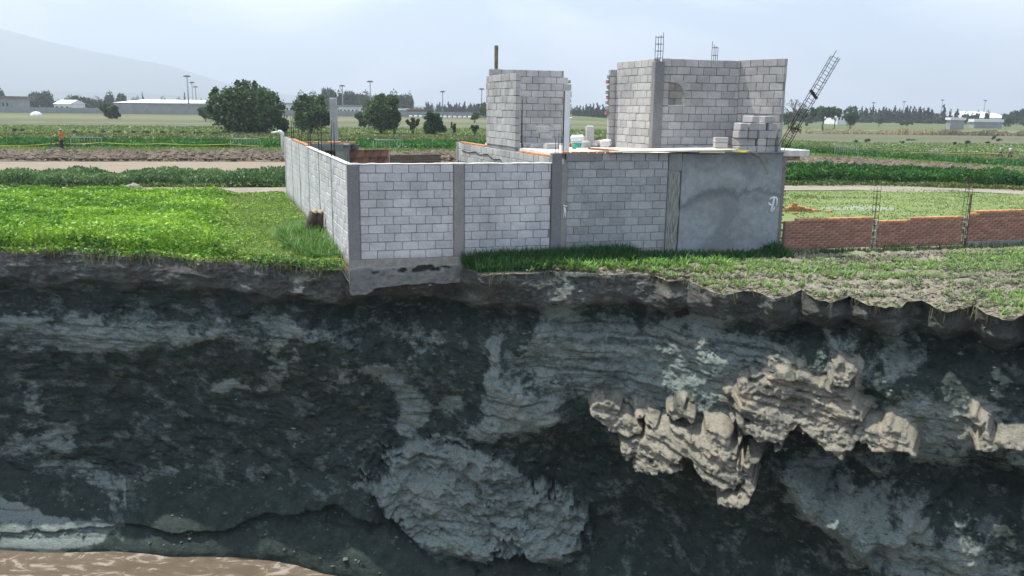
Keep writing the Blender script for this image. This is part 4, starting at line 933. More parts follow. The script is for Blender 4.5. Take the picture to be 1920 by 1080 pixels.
# crop with a solid looking canopy: floor sheet + cards
def crop(name, ya, yb, x0, x1, h, dens, size, c1, c2, seed, up=.3, slope=SL, patch=.4, canopy=None, ny=None):
    area = (x1 - x0) * (yb - ya); n = int(area * dens); X_, Y_ = scatter(n, x0, x1, lambda x: ya + slope * x + .4 * fbm(x * .4, x * 0, 4, seed), lambda x: yb + slope * x + .4 * fbm(x * .4, x * 0, 4, seed + 7))
    k = in_view(X_, Y_); X_, Y_ = X_[k], Y_[k]; n = len(X_)
    hh = h * (.72 + .5 * fbm(X_ * 1.1, Y_ * 1.1, 4, seed + 1)); Z_ = gz(X_, Y_) + hh * np.sqrt(rng.random(n)) * 1.0 + .01
    t = np.clip(.5 + 1.6 * fbm(X_ * .25, Y_ * .7, 5, seed + 2) + .25 * rng.normal(size=n), 0, 1)
    return leaves(name, np.stack([X_, Y_, Z_], -1), size * rng.uniform(.6, 1.35, n), colmix(n, c1, c2, t), up=up, kind='stuff')
strip('crop_floor', 42.9, 46.9, -70, 12, S_DEEP, .02, .4, 21, 200, 20, kind='stuff', zamp=.10, zh=.22)
crop('dark_weeds', 42.8, 47.1, -34, 4, .70, 420, .10, (.07, .14, .06), (.16, .25, .12), 300, .65)
strip('crop_floor', 43.9, 50.3, 8, 110, S_DEEP, .02, .4, 22, 200, 20, kind='stuff', zamp=.05, zh=.5)
crop('green_forage', 43.8, 50.4, 11, 36, .85, 420, .11, (.022, .085, .016), (.055, .16, .03), 310, .75)
strip('crop_floor', 80, 90, -130, 160, S_DEEP, .02, .5, 23, 300, 20, kind='stuff', zamp=.05, zh=.35)
crop('green_forage', 79.7, 90.2, -60, 66, .55, 45, .20, (.024, .095, .016), (.05, .17, .03), 320, .75)
crop('verge_weeds', 42.3, 43.2, -30, 40, .25, 60, .10, (.06, .11, .03), (.16, .19, .07), 330, .4)
crop('verge_weeds', 42.7, 44.0, 11, 40, .25, 120, .10, (.07, .10, .03), (.16, .16, .07), 331, .4)
crop('pale_grass', 72.8, 80.5, -56, 60, .16, 30, .14, (.10, .17, .04), (.19, .24, .08), 332, .5)
crop('rough_grass', 90, 115, -82, 84, .20, 9, .20, (.07, .11, .035), (.18, .19, .08), 333, .5)
crop('rough_grass', 115, 152, -102, 108, .12, 3.5, .25, (.10, .16, .05), (.18, .22, .09), 334, .5)
crop('clod_tufts', 61.5, 72, -50, 46, .16, 9, .16, (.10, .085, .06), (.20, .165, .12), 335, .0)
# plot of bright crop on the left
def yedge(X_):
    ph_ = np.arctan2(X_, 22.0); return np.interp(ph_, phin[:NC], RS[:NC] * np.cos(phin[:NC]))
n = 330000
X_, Y_ = scatter(n, -24, -4.2, lambda x: yedge(x) * 0 + 20.3, lambda x: 39.5 + SL * x + .5 * fbm(x * .5, x * 0, 4, 9))
ph_ = np.arctan2(X_, Y_); r_ = np.hypot(X_, Y_); re2 = np.interp(ph_, phin[:NC], RE[:NC])
wallx = WA[0] - (Y_ - WA[1]) * math.tan(TL) - .10
k = in_view(X_, Y_, .5) & (r_ > re2 - .06) & (X_ < wallx) & (rng.random(n) < np.clip(28 / Y_, 0, 1) ** 1.5); X_, Y_, wallx, dd = X_[k], Y_[k], wallx[k], (r_ - re2)[k]; n = len(X_)
dw = wallx - X_ ; edgez = sst(1.9, 3.4, dw + .8 * fbm(X_ * .8, Y_ * .5, 4, 401))
thick = fbm(X_ * 1.8, Y_ * 1.8, 5, 402); hh = (.30 + .22 * thick + .30 * (1 - sst(.5, 1.4, dd)) * (.6 + .8 * np.clip(thick + .4, 0, 1))) * edgez + (1 - edgez) * (.09 + .07 * thick); hh = hh * (.62 + .38 * sst(0, .3, dd))
Z_ = hh * np.sqrt(rng.random(n)) + .01
t = np.clip(.55 + 1.2 * fbm(X_ * .35, Y_ * .9, 5, 403) + .25 * rng.normal(size=n), 0, 1)
cl = colmix(n, (.11, .25, .025), (.30, .47, .07), t)
cl = np.where((rng.random(n) < (1 - edgez) * .7)[:, None], colmix(n, (.17, .27, .06), (.32, .38, .14)), cl)
cl = np.where((rng.random(n) < .75 * (1 - sst(.25, .7, dd)) * (Z_ < .38) * sst(-.4, .1, fbm(X_ * .7, Y_ * 0, 4, 404)))[:, None], colmix(n, (.03, .10, .02), (.05, .16, .035)), cl)  # low leaves along the front edge coloured dark for the shaded face
# trailing growth over the lip
hang = (dd < .14); Z_ = np.where(hang, -.22 * rng.random(n) ** 1.5 + .08, Z_)
leaves('bright_crop', np.stack([X_, Y_, Z_], -1), .058 * rng.uniform(.6, 1.5, n) * (Y_ / 25) ** .5, cl, kind='stuff', up=.15)
xs = np.linspace(-24, -4.4, 200); v = np.linspace(0, 1, 60)[:, None]
Xx = np.repeat(xs[None], 60, 0); Y0_ = np.interp(np.arctan2(xs, 21.5), phin[:NC], RE[:NC]); Y0_ = np.sqrt(np.maximum(Y0_ ** 2 - xs ** 2, 1)) + .38; Y1_ = 39.6 + SL * xs
Yy = Y0_[None] * (1 - v) + Y1_[None] * v; dwl = (WA[0] - (Yy - WA[1]) * math.tan(TL)) - Xx
Zz = .01 + (.17 + .13 * fbm(Xx * 1.8, Yy * 1.8, 5, 402)) * sst(2.0, 3.6, dwl + .8 * fbm(Xx * .8, Yy * .5, 4, 401)) * sst(0, .05, v) * (1 - sst(.97, 1, v))
tag(obj('crop_floor', mesh_np('crop_floor', np.stack([Xx, Yy, Zz], -1).reshape(-1, 3), gridq(60, 200)), S_ALF), kind='stuff')
# ------------------------------------------------------------------ blades: grass and young maize
def blades(name, P_, h, w, c, lean=.5, parent=None, seg=3, kind='stuff'):
    """bent blades; P_ (n,3) roots, h,w arrays, c (n,3)"""
    n = len(P_); az = rng.uniform(0, 2 * math.pi, n); ln = lean * rng.uniform(.2, 1.3, n); d = np.stack([np.cos(az), np.sin(az), np.zeros(n)], -1); s = np.stack([-np.sin(az), np.cos(az), np.zeros(n)], -1)
    h = np.broadcast_to(h, (n,)); w = np.broadcast_to(w, (n,)); V = []
    for i in range(seg + 1):
        t_ = i / seg; c_ = P_ + d * (ln * h * t_ ** 1.8)[:, None] + np.array([0, 0, 1]) * (h * (t_ - .35 * np.minimum(ln, 1.2) * t_ ** 2.5))[:, None]
        ww = (w * (1 - t_ ** 2) * .5 + .0005)[:, None]; V += [c_ - s * ww, c_ + s * ww]
    V = np.stack(V, 1).reshape(-1, 3); k = 2 * (seg + 1); b0 = (np.arange(n) * k)[:, None]
    Q = np.concatenate([b0 + np.array([[2 * i, 2 * i + 1, 2 * i + 3, 2 * i + 2]]) for i in range(seg)]); 
    o = obj(name, mesh_np(name, V, Q, attrs={'Col': np.repeat(c, k, 0)}, smooth=True), LEAF, parent)
    if kind: o['kind'] = kind
    return o
# grass at the foot of the front wall, coloured dark for the wall's shade
n = 26000; s_ = rng.uniform(2.6, 11.6, n); off = -rng.uniform(-.02, .95, n) ** 1.0
dens = np.interp(s_, [2.6, 3.0, 4, 7.2, 8.2, 10.6, 11.6], [.6, 1, 1, 1, .45, .4, 1.0]) * (1 - .55 * sst(.35, .9, -off)); k = rng.random(n) < dens; s_, off = s_[k], off[k]; n = len(s_)
Pw = np.array([wallpt(a, b_) for a, b_ in zip(s_, off)]); hw = np.interp(s_, [2.6, 3.2, 5.0, 7.0, 7.6, 11, 11.6], [.30, .40, .40, .46, .26, .2, .42]) * (1 - .45 * -off)
rr2 = np.hypot(Pw[:, 0], Pw[:, 1]) > np.interp(np.arctan2(Pw[:, 0], Pw[:, 1]), phin[:NC], RE[:NC]) - .02
Pw, hw, n = Pw[rr2], hw[rr2], rr2.sum()
blades('wall_foot_grass', np.column_stack([Pw, np.full(n, -.02)]), hw * 1.35 * rng.uniform(.5, 1.2, n), .02 * rng.uniform(.7, 1.6, n), colmix(n, (.028, .085, .03), (.055, .15, .045)), .7)
# young maize and weeds on the tilled patch
def edge_ok(X_, Y_, m=.0): return np.hypot(X_, Y_) > np.interp(np.arctan2(X_, Y_), phin[:NC], RE[:NC]) + m
def tilled(n, x0, x1, cond, hmin, hmax, w, c1, c2, name, per=7, lean=.9):
    X_, Y_ = rng.uniform(x0, x1, n), rng.uniform(15.3, 25.5, n)
    wy_ = WA[1] + (X_ - WA[0]) * math.tan(TH) - .9
    k = edge_ok(X_, Y_, .05) & (Y_ < wy_) & in_view(X_, Y_) & cond(X_, Y_); X_, Y_ = X_[k], Y_[k]
    X_ = np.repeat(X_, per) + rng.normal(0, .02, len(X_) * per); Y_ = np.repeat(Y_, per) + rng.normal(0, .02, len(Y_) * per); n = len(X_)
    blades(name, np.column_stack([X_, Y_, np.full(n, .0) + .02]), rng.uniform(hmin, hmax, n), w * rng.uniform(.6, 1.5, n), colmix(n, c1, c2), lean)
rowf = lambda X_, Y_: np.cos((Y_ - .10 * X_) * 6.2 + 2.2 * fbm(X_ * .8, Y_ * .8, 3, 5)) 
tilled(11000, .5, 16, lambda X_, Y_: rng.random(len(X_)) < -.0 + .55 * sst(-.3, .5, rowf(X_, Y_) * .6 + fbm(X_ * .9, Y_ * 1.6, 4, 500) * 1.4), .05, .15, .022, (.12, .16, .075), (.24, .28, .15), 'low_weeds', 8, 1.4)
tilled(9000, .5, 16, lambda X_, Y_: fbm(X_ * .55, Y_ * 1.6, 5, 510) > .03, .07, .17, .024, (.12, .22, .05), (.22, .34, .10), 'green_weeds', 7, 1.2)
tilled(5000, .4, 16, lambda X_, Y_: fbm(X_ * .8, Y_ * 2.0, 5, 520) > .0, .04, .10, .03, (.05, .06, .04), (.14, .14, .10), 'dry_litter', 5, 2.2)
tilled(1500, .4, 5.4, lambda X_, Y_: (Y_ > 20.1 + (X_ - .5) * .18) & (Y_ < 21.0 + (X_ - .5) * .2), .16, .34, .035, (.12, .25, .05), (.22, .38, .10), 'young_maize', 9, 1.1)
# clods on the tilled patch
ico = [(0, 0, 1), (.9, 0, .3), (-.3, .85, .35), (-.7, -.5, .3), (.3, -.8, .2), (0, 0, -.5)]; icoT = [(0, 1, 2), (0, 2, 3), (0, 3, 4), (0, 4, 1), (5, 2, 1), (5, 3, 2), (5, 4, 3), (5, 1, 4)]
def clods(name, X_, Y_, Z_, s, mat):
    n = len(X_); b_ = np.array(ico)[None] * s[:, None, None] * rng.uniform(.6, 1.4, (n, 6, 3)); an = rng.uniform(0, 6.28, n); c_, s__ = np.cos(an)[:, None], np.sin(an)[:, None]
    x = b_[..., 0] * c_ - b_[..., 1] * s__; y = b_[..., 0] * s__ + b_[..., 1] * c_; V = np.stack([x + X_[:, None], y + Y_[:, None], b_[..., 2] * .7 + Z_[:, None]], -1).reshape(-1, 3)
    T = (np.arange(n) * 6)[:, None, None] + np.array(icoT)[None]; return tag(obj(name, mesh_np(name, V, T=T.reshape(-1, 3), smooth=False), mat), kind='stuff')
X_, Y_ = rng.uniform(.3, 16, 26000), rng.uniform(15.3, 25.5, 26000); k = edge_ok(X_, Y_, .03) & (Y_ < WA[1] + (X_ - WA[0]) * math.tan(TH) - .5) & in_view(X_, Y_)
X_, Y_ = X_[k], Y_[k]; M_CLOD = soilmat('clod_soil', [(.3, (.13, .115, .085)), (.7, (.33, .30, .235))], (1, 1, 1), 3)
clods('soil_clods', X_, Y_, np.full(len(X_), .01), .035 * rng.gamma(2, .5, len(X_)).clip(.3, 2.5), M_CLOD)
X_, Y_ = rng.uniform(-52, 48, 9000), rng.uniform(0, 1, 9000); Y_ = 61.7 + SL * X_ + Y_ * 10.5 - np.where(X_ > 12, 3, 0); k = in_view(X_, Y_); X_, Y_ = X_[k], Y_[k]
clods('plow_clods', X_, Y_, gz(X_, Y_) + .15, .16 * rng.gamma(2, .5, len(X_)).clip(.4, 2.5), S_PLOW)
# crumbs and stones stuck in the pit wall
ni = 9000; ii, jj = rng.integers(25, NR - 20, ni), rng.integers(10, NC - 10, ni)
sl = (VCL[np.minimum(ii + 3, NR - 1), jj, :2] ** 2).sum(1) ** .5 - (VCL[ii, jj, :2] ** 2).sum(1) ** .5
k = rng.random(ni) < .12 + 9 * np.clip(-sl, 0, .1); ii, jj = ii[k], jj[k]; Pq = VCL[ii, jj]
M_CRUMB = soilmat('pit_crumbs', [(.3, (.05, .062, .058)), (.55, (.13, .15, .14)), (.7, (.34, .36, .33))], (1, 1, 1), 1.2)
clods('pit_crumbs', Pq[:, 0], Pq[:, 1], Pq[:, 2] + .01, .022 * rng.gamma(1.6, .8, len(Pq)).clip(.3, 4.5), M_CRUMB)
# falling roots at the lip
n = 500; xk = rng.uniform(R(-31), R(31), n); rk = np.interp(xk, phin[:NC], RE[:NC]) - .03
k = (xk < R(-12.5)) | (rng.random(n) < .25) & (xk > R(-2)); xk, rk = xk[k], rk[k]; n = len(xk)
P_ = np.column_stack([rk * np.sin(xk), rk * np.cos(xk), -.02 + 0 * xk]); P_ = np.repeat(P_, 6, 0) + rng.normal(0, .05, (n * 6, 3)); n = len(P_)
o = blades('hanging_roots', P_, -rng.uniform(.08, .38, n), .012, colmix(n, (.10, .11, .06), (.22, .21, .12)), .5)
# maize and weeds by the side wall
n = 1500; u = rng.uniform(1.3, 7.2, n); off = rng.uniform(.08, 1.25, n) * np.interp(u, [1.3, 3, 5, 7.2], [.6, 1, 1, .5]); Pl = np.array([tuple(lwpt(a, b_, 0)) for a, b_ in zip(u, off)])
Pl = np.repeat(Pl, 8, 0) + rng.normal(0, .03, (n * 8, 3)) * [1, 1, 0]; n = len(Pl)
blades('wall_side_maize', Pl, rng.uniform(.15, .62, n) * np.repeat(np.interp(u, [1.3, 2.5, 4.5, 7.2], [.5, .8, 1.1, .6]), 8), .035 * rng.uniform(.5, 1.3, n), colmix(n, (.07, .18, .03), (.18, .30, .10)), .9)
n = 5000; u = rng.uniform(-.3, 16, n); off = rng.uniform(.05, 2.6, n); Pl = np.array([tuple(lwpt(a, b_, 0)) for a, b_ in zip(u, off)]); k = edge_ok(Pl[:, 0], Pl[:, 1], 0); Pl = Pl[k]
Pl = np.repeat(Pl, 5, 0) + rng.normal(0, .04, (len(Pl) * 5, 3)) * [1, 1, 0]; n = len(Pl)
blades('side_grass', Pl, rng.uniform(.06, .22, n), .016, colmix(n, (.10, .20, .03), (.24, .30, .10)), .9)
# grass in the lot
n = 40000; X_, Y_ = scatter(n, 10.5, 34, lambda x: 20.9 + x * math.tan(TH) + .9 + 0 * x, lambda x: 39.6 + SL * x); k = in_view(X_, Y_); X_, Y_ = X_[k], Y_[k]; n = len(X_)
k = rng.random(n) < .35 + .65 * sst(-.15, .35, fbm(X_ * .5, Y_ * .9, 5, 600)); X_, Y_ = X_[k], Y_[k]; n = len(X_); hp = .08 + .16 * sst(.1, .5, fbm(X_ * .6, Y_ * 1.0, 5, 601))
leaves('lot_grass', np.column_stack([X_, Y_, gz(X_, Y_) + rng.random(n) * hp * .7]), .05, colmix(n, (.12, .18, .05), (.26, .32, .13), np.clip(.5 + 1.5 * fbm(X_ * .4, Y_ * .8, 4, 602), 0, 1)), up=.4, kind='stuff')
n = 2500; s_ = rng.uniform(12, 21, n); k = rng.random(n) < .3 + .7 * sst(0, .3, fbm(s_ * .9, s_ * 0, 4, 4)); s_ = s_[k]; n = len(s_); off = .12 - rng.uniform(0, .45, n); Pw = np.array([wallpt(a, b_) for a, b_ in zip(s_, off)])
blades('fence_foot_grass', np.column_stack([Pw, np.full(n, -.02)]), rng.uniform(.08, .25, n), .02, colmix(n, (.03, .08, .02), (.07, .15, .04)), .8)

# ------------------------------------------------------------------ trees and bushes
M_BARK = simple('bark', (.045, .035, .028), (.12, .095, .075), 8, bs=.5, bd=.03)
def crown(parent, blobs, n, size, c1, c2, name='crown', top=None, gaps=.35, seed=0, up=0.):
    tot = sum(b_[3] * b_[4] * b_[5] for b_ in blobs); Cs, ts = [], []
    for b_ in blobs:
        m = max(8, int(2.0 * n * b_[3] * b_[4] * b_[5] / tot)); ncl = max(3, int(m / 70))
        d = rng.normal(size=(ncl, 3)); d /= np.linalg.norm(d, axis=1)[:, None]; rad = rng.random(ncl) ** .40 * .92
        cc_ = d * rad[:, None] * np.array(b_[3:6]) + np.array(b_[:3]); cr_ = min(b_[3:6]) * rng.uniform(.30, .75, ncl)
        idx = rng.integers(0, ncl, m); q = rng.normal(size=(m, 3)); q /= np.linalg.norm(q, axis=1)[:, None]
        Cs.append(cc_[idx] + q * (cr_[idx] * rng.random(m) ** .4)[:, None]); ts.append(rng.random(ncl)[idx])
    Cs = np.concatenate(Cs); ts = np.concatenate(ts); m = len(Cs)
    Cs[:, 2] = np.maximum(Cs[:, 2], .02)
    return leaves(name, Cs, size * .8 * rng.uniform(.6, 1.3, m), colmix(m, c1, c2, np.clip(ts * .8 + .2 * rng.random(m), 0, 1), .15), LEAF, parent, aspect=1.5, up=up)
def limb(p_, q, r0, r1, n=5, j=.06):
    p_, q = Vector(p_), Vector(q); Ln = (q - p_).length
    return ([p_.lerp(q, i / n) + Vector([random.uniform(-j, j) * Ln * (0 < i < n) for _ in range(3)]) for i in range(n + 1)], [r0 + (r1 - r0) * i / n for i in range(n + 1)])
def tree(name, label, cat, x, yb, wpx, hpx, style='round', n=2500, ls=.28, c1=(.018, .040, .012), c2=(.055, .105, .03), group=None, trunk_frac=.18, depth=None):
    if depth is None: g = ground(x, yb)
    else:
        X0 = onY(x, yb, depth)[0]; g = np.array([X0, depth, float(gz(X0, depth))])
    d = (g - np.array([0, 0, H])) @ FWD; px = d / F; W, Hh = wpx * px, hpx * px
    t = thing(name, label, cat, tuple(g), random.uniform(0, .4), group); tf = trunk_frac; rt = max(.05, W * .028)
    if depth is not None:
        pass
    if style == 'round':
        bl = [(0, 0, Hh * (.46 + tf / 2), W * .36, W * .36, Hh * .36)]
        for _ in range(9):
            a = random.uniform(0, 6.28); rr_0 = random.uniform(.2, .40); bl.append((math.cos(a) * W * rr_0, math.sin(a) * W * rr_0, Hh * random.uniform(tf + .16, .82), W * random.uniform(.13, .22), W * random.uniform(.13, .22), Hh * random.uniform(.12, .2)))
        bl += [(W * random.uniform(-.2, .2), 0, Hh * .88, W * .14, W * .14, Hh * .11) for _ in range(3)]
        limbs = [limb((0, 0, -.1), (0, 0, Hh * .4), rt * 1.3, rt * .8)] + [limb((0, 0, Hh * tf * random.uniform(.7, 1.4)), (math.cos(a) * W * .3, math.sin(a) * W * .3, Hh * .62), rt * .6, rt * .15) for a in [random.uniform(0, 6.28) for _ in range(6)]]
    elif style == 'vase':
        bl = [(dx * W, 0, Hh * z_, W * .2, W * .2, Hh * .18) for dx, z_ in ((-.28, .78), (.28, .8), (0, .85), (-.15, .6), (.18, .58), (0, .45))]
        limbs = [limb((0, 0, -.1), (dx * W, dy * W, Hh * .85), rt * 1.2, rt * .2) for dx, dy in ((-.3, 0), (.3, .1), (0, -.2), (.12, .2), (-.14, -.1))]
    elif style == 'mound':
        bl = [(0, 0, Hh * .42, W * .40, W * .36, Hh * .42)]
        for _ in range(16):
            a = random.uniform(0, 6.28); q_ = random.uniform(.1, .36); bl.append((math.cos(a) * W * q_, math.sin(a) * W * q_, Hh * random.uniform(.2, .92 - q_ * .9), W * random.uniform(.11, .2), W * random.uniform(.11, .2), Hh * random.uniform(.12, .2)))
        bl += [(W * x_, 0, Hh * z_, W * .07, W * .07, Hh * .08) for x_, z_ in ((-.40, .72), (-.36, .80), (.02, .95), (.10, .93), (-.12, .92), (.36, .6), (.42, .45))]
        limbs = [limb((0, 0, -.1), (0, 0, Hh * .4), rt * 1.3, rt * .8)] + [limb((0, 0, Hh * .1), (math.cos(a) * W * .3, math.sin(a) * W * .3, Hh * .62), rt * .6, rt * .15) for a in [random.uniform(0, 6.28) for _ in range(6)]]
    elif style == 'bush':
        bl = [(random.uniform(-.28, .28) * W, random.uniform(-.28, .28) * W, Hh * random.uniform(.25, .68), W * random.uniform(.16, .26), W * random.uniform(.16, .26), Hh * random.uniform(.22, .3)) for _ in range(9)]
        limbs = [limb((0, 0, -.1), (dx * W, dy * W, Hh * .6), rt, rt * .2) for dx, dy in ((-.2, 0), (.2, .1), (0, -.15))]
    elif style == 'umbrella':
        bl = [(random.uniform(-.32, .32) * W, random.uniform(-.3, .3) * W, Hh * random.uniform(.6, .86), W * random.uniform(.15, .24), W * random.uniform(.15, .24), Hh * random.uniform(.09, .15)) for _ in range(11)]
        limbs = [limb((0, 0, -.1), (W * .04, 0, Hh * .5), rt * 1.1, rt * .8)] + [limb((W * .04, 0, Hh * .42), (math.cos(a) * W * .3, math.sin(a) * W * .3, Hh * .75), rt * .6, rt * .15) for a in (0, 1.2, 2.5, 3.7, 5)]
    else:   # conifer
        bl = [(0, 0, Hh * z_, W * .5 * (1.02 - z_) ** .9, W * .5 * (1.02 - z_) ** .9, Hh * .09) for z_ in np.linspace(.14, .95, 11)]
        limbs = [limb((0, 0, -.1), (0, 0, Hh * .97), rt * 1.2, rt * .15)]
    obj('trunk', tubes_me('trunk', limbs, 7), M_BARK, t); crown(t, bl, n, ls, c1, c2); return t
G1, G2 = (.026, .058, .022), (.080, .14, .048)
tree('broadleaf_tree', 'biggest dark green tree of the plain, wide as a mound, left of the side wall', 'tree', 466, 249, 150, 96, 'mound', 20000, .36, G1, G2)
tree('broadleaf_tree', 'low rounded tree tucked against the right flank of the biggest tree', 'tree', 524, 248, 46, 40, 'bush', 2200, .30, G1, G2)
tree('broadleaf_tree', 'dark round tree with a short forked trunk, behind the far end of the side wall', 'tree', 583, 251, 82, 72, 'round', 6000, .30, G1, G2, trunk_frac=.12)
tree('broadleaf_tree', 'dark tree with a tall crown and thick stem, right of the lone concrete column', 'tree', 716, 252, 74, 74, 'round', 6000, .30, G1, G2, trunk_frac=.08)
tree('broadleaf_tree', 'small tree leaning out at the left side of the tall crowned tree', 'tree', 684, 240, 40, 40, 'bush', 1800, .28, G1, G2)
tree('broadleaf_tree', 'slim vase shaped tree at the right side of the tall crowned tree', 'tree', 740, 252, 30, 46, 'vase', 1500, .26, G1, G2)
tree('broadleaf_tree', 'thin greyish vase shaped sapling between the larger yard trees', 'tree', 774, 252, 24, 30, 'vase', 700, .22, (.04, .06, .025), (.09, .11, .05))
tree('broadleaf_tree', 'compact round bushy tree behind the front wall', 'tree', 813, 253, 48, 42, 'round', 3600, .26, G1, (.05, .10, .028), trunk_frac=.02)
tree('dead_bush', 'brown dead columnar bush left of the house roof', 'bush', 850, 252, 12, 28, 'bush', 700, .20, (.05, .04, .03), (.10, .08, .06))
tree('small_bush', 'small green vase shaped bush just left of the house roof', 'bush', 890, 254, 18, 20, 'vase', 700, .2, (.025, .055, .015), (.06, .12, .03))
tree('small_bush', 'dark bush standing further back left of the left roof room', 'bush', 890, 231, 22, 24, 'bush', 900, .3, G1, G2)
tree('broadleaf_tree', 'dark tree half hidden behind the left roof room', 'tree', 912, 224, 34, 32, 'round', 900, .4, G1, G2)
tree('broadleaf_tree', 'ball shaped bush tree standing alone before the white roofed warehouse', 'tree', 210, 223, 37, 32, 'bush', 2600, .42, G1, G2)
tree('broadleaf_tree', 'small lopsided tree with a bare stem left of the biggest tree', 'tree', 386, 228, 30, 28, 'round', 1200, .34, G1, G2, trunk_frac=.3)
# right hand trees
tree('broadleaf_tree', 'umbrella crowned tree with a leaning trunk, nearest to the leaning rebar', 'tree', 1541, 246, 54, 46, 'umbrella', 3200, .34, G1, G2)
tree('broadleaf_tree', 'umbrella crowned tree second from the leaning rebar', 'tree', 1563, 246, 34, 44, 'umbrella', 2000, .34, G1, G2)
tree('broadleaf_tree', 'tall upright tree with a straight trunk, standing before the small white building', 'tree', 1594, 246, 32, 46, 'round', 2200, .34, G1, G2, trunk_frac=.3)
tree('broadleaf_tree', 'little round tree on a short stem before the dry grass', 'tree', 1648, 237, 20, 20, 'round', 900, .36, G1, G2, trunk_frac=.2)
tree('broadleaf_tree', 'dark bushy tree right beside the end of the right roof room', 'tree', 1478, 240, 26, 40, 'bush', 1200, .34, G1, G2)
tree('broadleaf_tree', 'bushy tree behind the bare tree on the right', 'tree', 1512, 236, 40, 36, 'bush', 1800, .4, G1, G2)
tree('large_bush', 'dark green bush at the far right before the pale sheds', 'bush', 1884, 238, 36, 28, 'bush', 2000, .38, G1, (.035, .075, .025))
tree('large_bush', 'green bush cut by the right edge of the view', 'bush', 1918, 236, 24, 20, 'bush', 900, .38, G1, G2)
for k, (x, y, w, h) in enumerate(((1576, 232, 22, 20), (1618, 230, 30, 14), (1745, 232, 50, 14), (1700, 236, 26, 12), (1768, 228, 40, 16), (1668, 226, 34, 14))):
    tree('large_bush', ['grey green bush between the umbrella trees and the upright tree', 'low spreading bush left of the little round tree', 'wide low bush thicket left of the flat roofed shed', 'low bush in the dry grass right of the little round tree', 'bushy thicket directly before the flat roofed shed', 'low bush behind the little round tree'][k], 'bush', x, y, w, h, 'bush', 900, .5, (.035, .06, .022), (.09, .115, .045), group='bushes along the dry grass on the right')
# bare tree
g = ground(1484, 246); d = g[1]; s = d / F * 62
bt = thing('bare_tree', 'bare leafless tree with spreading twigs beside the leaning rebar', 'tree', tuple(g))
br = [limb((0, 0, -.1), (.02 * s, 0, .42 * s), .035 * s, .025 * s)]
def grow(p_, dr, ln, r_, k):
    q = Vector(p_) + dr * ln; br.append(limb(p_, q, r_, r_ * .6, 4, .08))
    if k:
        for _ in range(3): grow(q, (dr + Vector([random.uniform(-.8, .8) for _ in range(3)])).normalized(), ln * .66, r_ * .58, k - 1)
for _ in range(5): grow((.02 * s, 0, random.uniform(.3, .42) * s), Vector((random.uniform(-.8, .8), random.uniform(-.4, .4), 1)).normalized(), .26 * s, .018 * s, 3)
obj('trunk', tubes_me('trunk', br[:1], 7), M_BARK, bt); obj('branches', tubes_me('branches', br[1:], 4), M_BARK, bt)
# far belts: individuals
def far_proto(style, n, ls, c1, c2, w=1.0, h=1.0):
    t = thing('far_tree', None, 'tree'); sd_ = random.random()
    if style == 'conifer': bl = [(0, 0, h * z_, w * (.55 * (1.02 - z_) ** .8), w * (.55 * (1.02 - z_) ** .8), h * .10) for z_ in np.linspace(.06, .97, 12)]
    else:
        bl = [(0, 0, h * .5, w * .42, w * .42, h * .42)] + [(math.cos(a) * w * .28, math.sin(a) * w * .28, h * random.uniform(.3, .8), w * .2, w * .2, h * .17) for a in np.linspace(0, 6, 8)]
    obj('trunk', tubes_me('trunk', [limb((0, 0, -.02), (0, 0, h * .6), .03 * w, .015 * w)], 5), M_BARK, t); crown(t, bl, n, ls, c1, c2); return t
C1, C2 = (.018, .036, .022), (.040, .070, .036)
protoB = [far_proto('broad', 1500, .085, (.022, .042, .018), (.06, .10, .04)) for _ in range(3)]; protoC = [far_proto('conifer', 2200, .10, C1, C2) for _ in range(3)]
used = set()
def far(kind_, x, yb, wpx, hpx, Y_, label, group, cat='tree', nm=None):
    pr = random.choice(protoB if kind_ == 'b' else protoC); X0 = onY(x, yb, Y_)[0]; z = float(gz(X0, Y_)); px = Y_ / F
    top = onY(x, yb - hpx, Y_)[2]; hh = top - z
    if pr.name in used:
        r = pr.copy(); COL.objects.link(r)
        for ch in list(pr.children): c_ = ch.copy(); COL.objects.link(c_); c_.parent = r
    else: r = pr; used.add(pr.name)
    r.name = nm or ('conifer_tree' if kind_ == 'c' else 'distant_tree')
    r.location = (X0, Y_, z - .1); r.rotation_euler = (0, 0, random.uniform(0, 6.28)); r.scale = (wpx * px, wpx * px, hh)
    tag(r, label, cat, group); return r
ORD = ['first', 'second', 'third', 'fourth', 'fifth', 'sixth', 'seventh', 'eighth', 'ninth', 'tenth', 'eleventh', 'twelfth', 'thirteenth', 'fourteenth', 'fifteenth']
for k, (x, top, w, y_) in enumerate(((541, 172, 9, 'c'), (552, 182, 22, 'b'), (566, 172, 22, 'b'), (586, 172, 24, 'b'), (604, 168, 26, 'b'), (618, 160, 34, 'b'), (640, 168, 18, 'b'), (658, 166, 30, 'b'), (672, 172, 24, 'b'), (688, 171, 24, 'b'), (703, 178, 24, 'b'), (722, 172, 26, 'b'), (740, 171, 26, 'b'), (756, 173, 26, 'b'), (770, 174, 13, 'b'))):
    far(y_, x, 206, w, 206 - top, 430 + 12 * (k % 3), f'rounded tree, {ORD[k - 1]} from the left in the tall far belt behind the yard trees' if y_ == 'b' else 'narrow dark cypress at the left end of the far tree belt', 'far tree belt behind the yard' if y_ == 'b' else None)
for k in range(24): far('c', 794 + k * 5.2 + random.uniform(-1.5, 1.5), 214, random.uniform(11, 17), 214 - random.uniform(189, 199), 520 + random.uniform(-20, 20), 'small dark conifer in the far row left of the left roof room', 'far conifer row left of the roof rooms')
for k in range(12): far('c', 1076 + k * 6 + random.uniform(-1.5, 1.5), 216, random.uniform(12, 18), 216 - random.uniform(192, 200), 480 + random.uniform(-20, 20), 'small dark conifer seen in the gap between the two roof rooms', 'far conifers between the roof rooms')
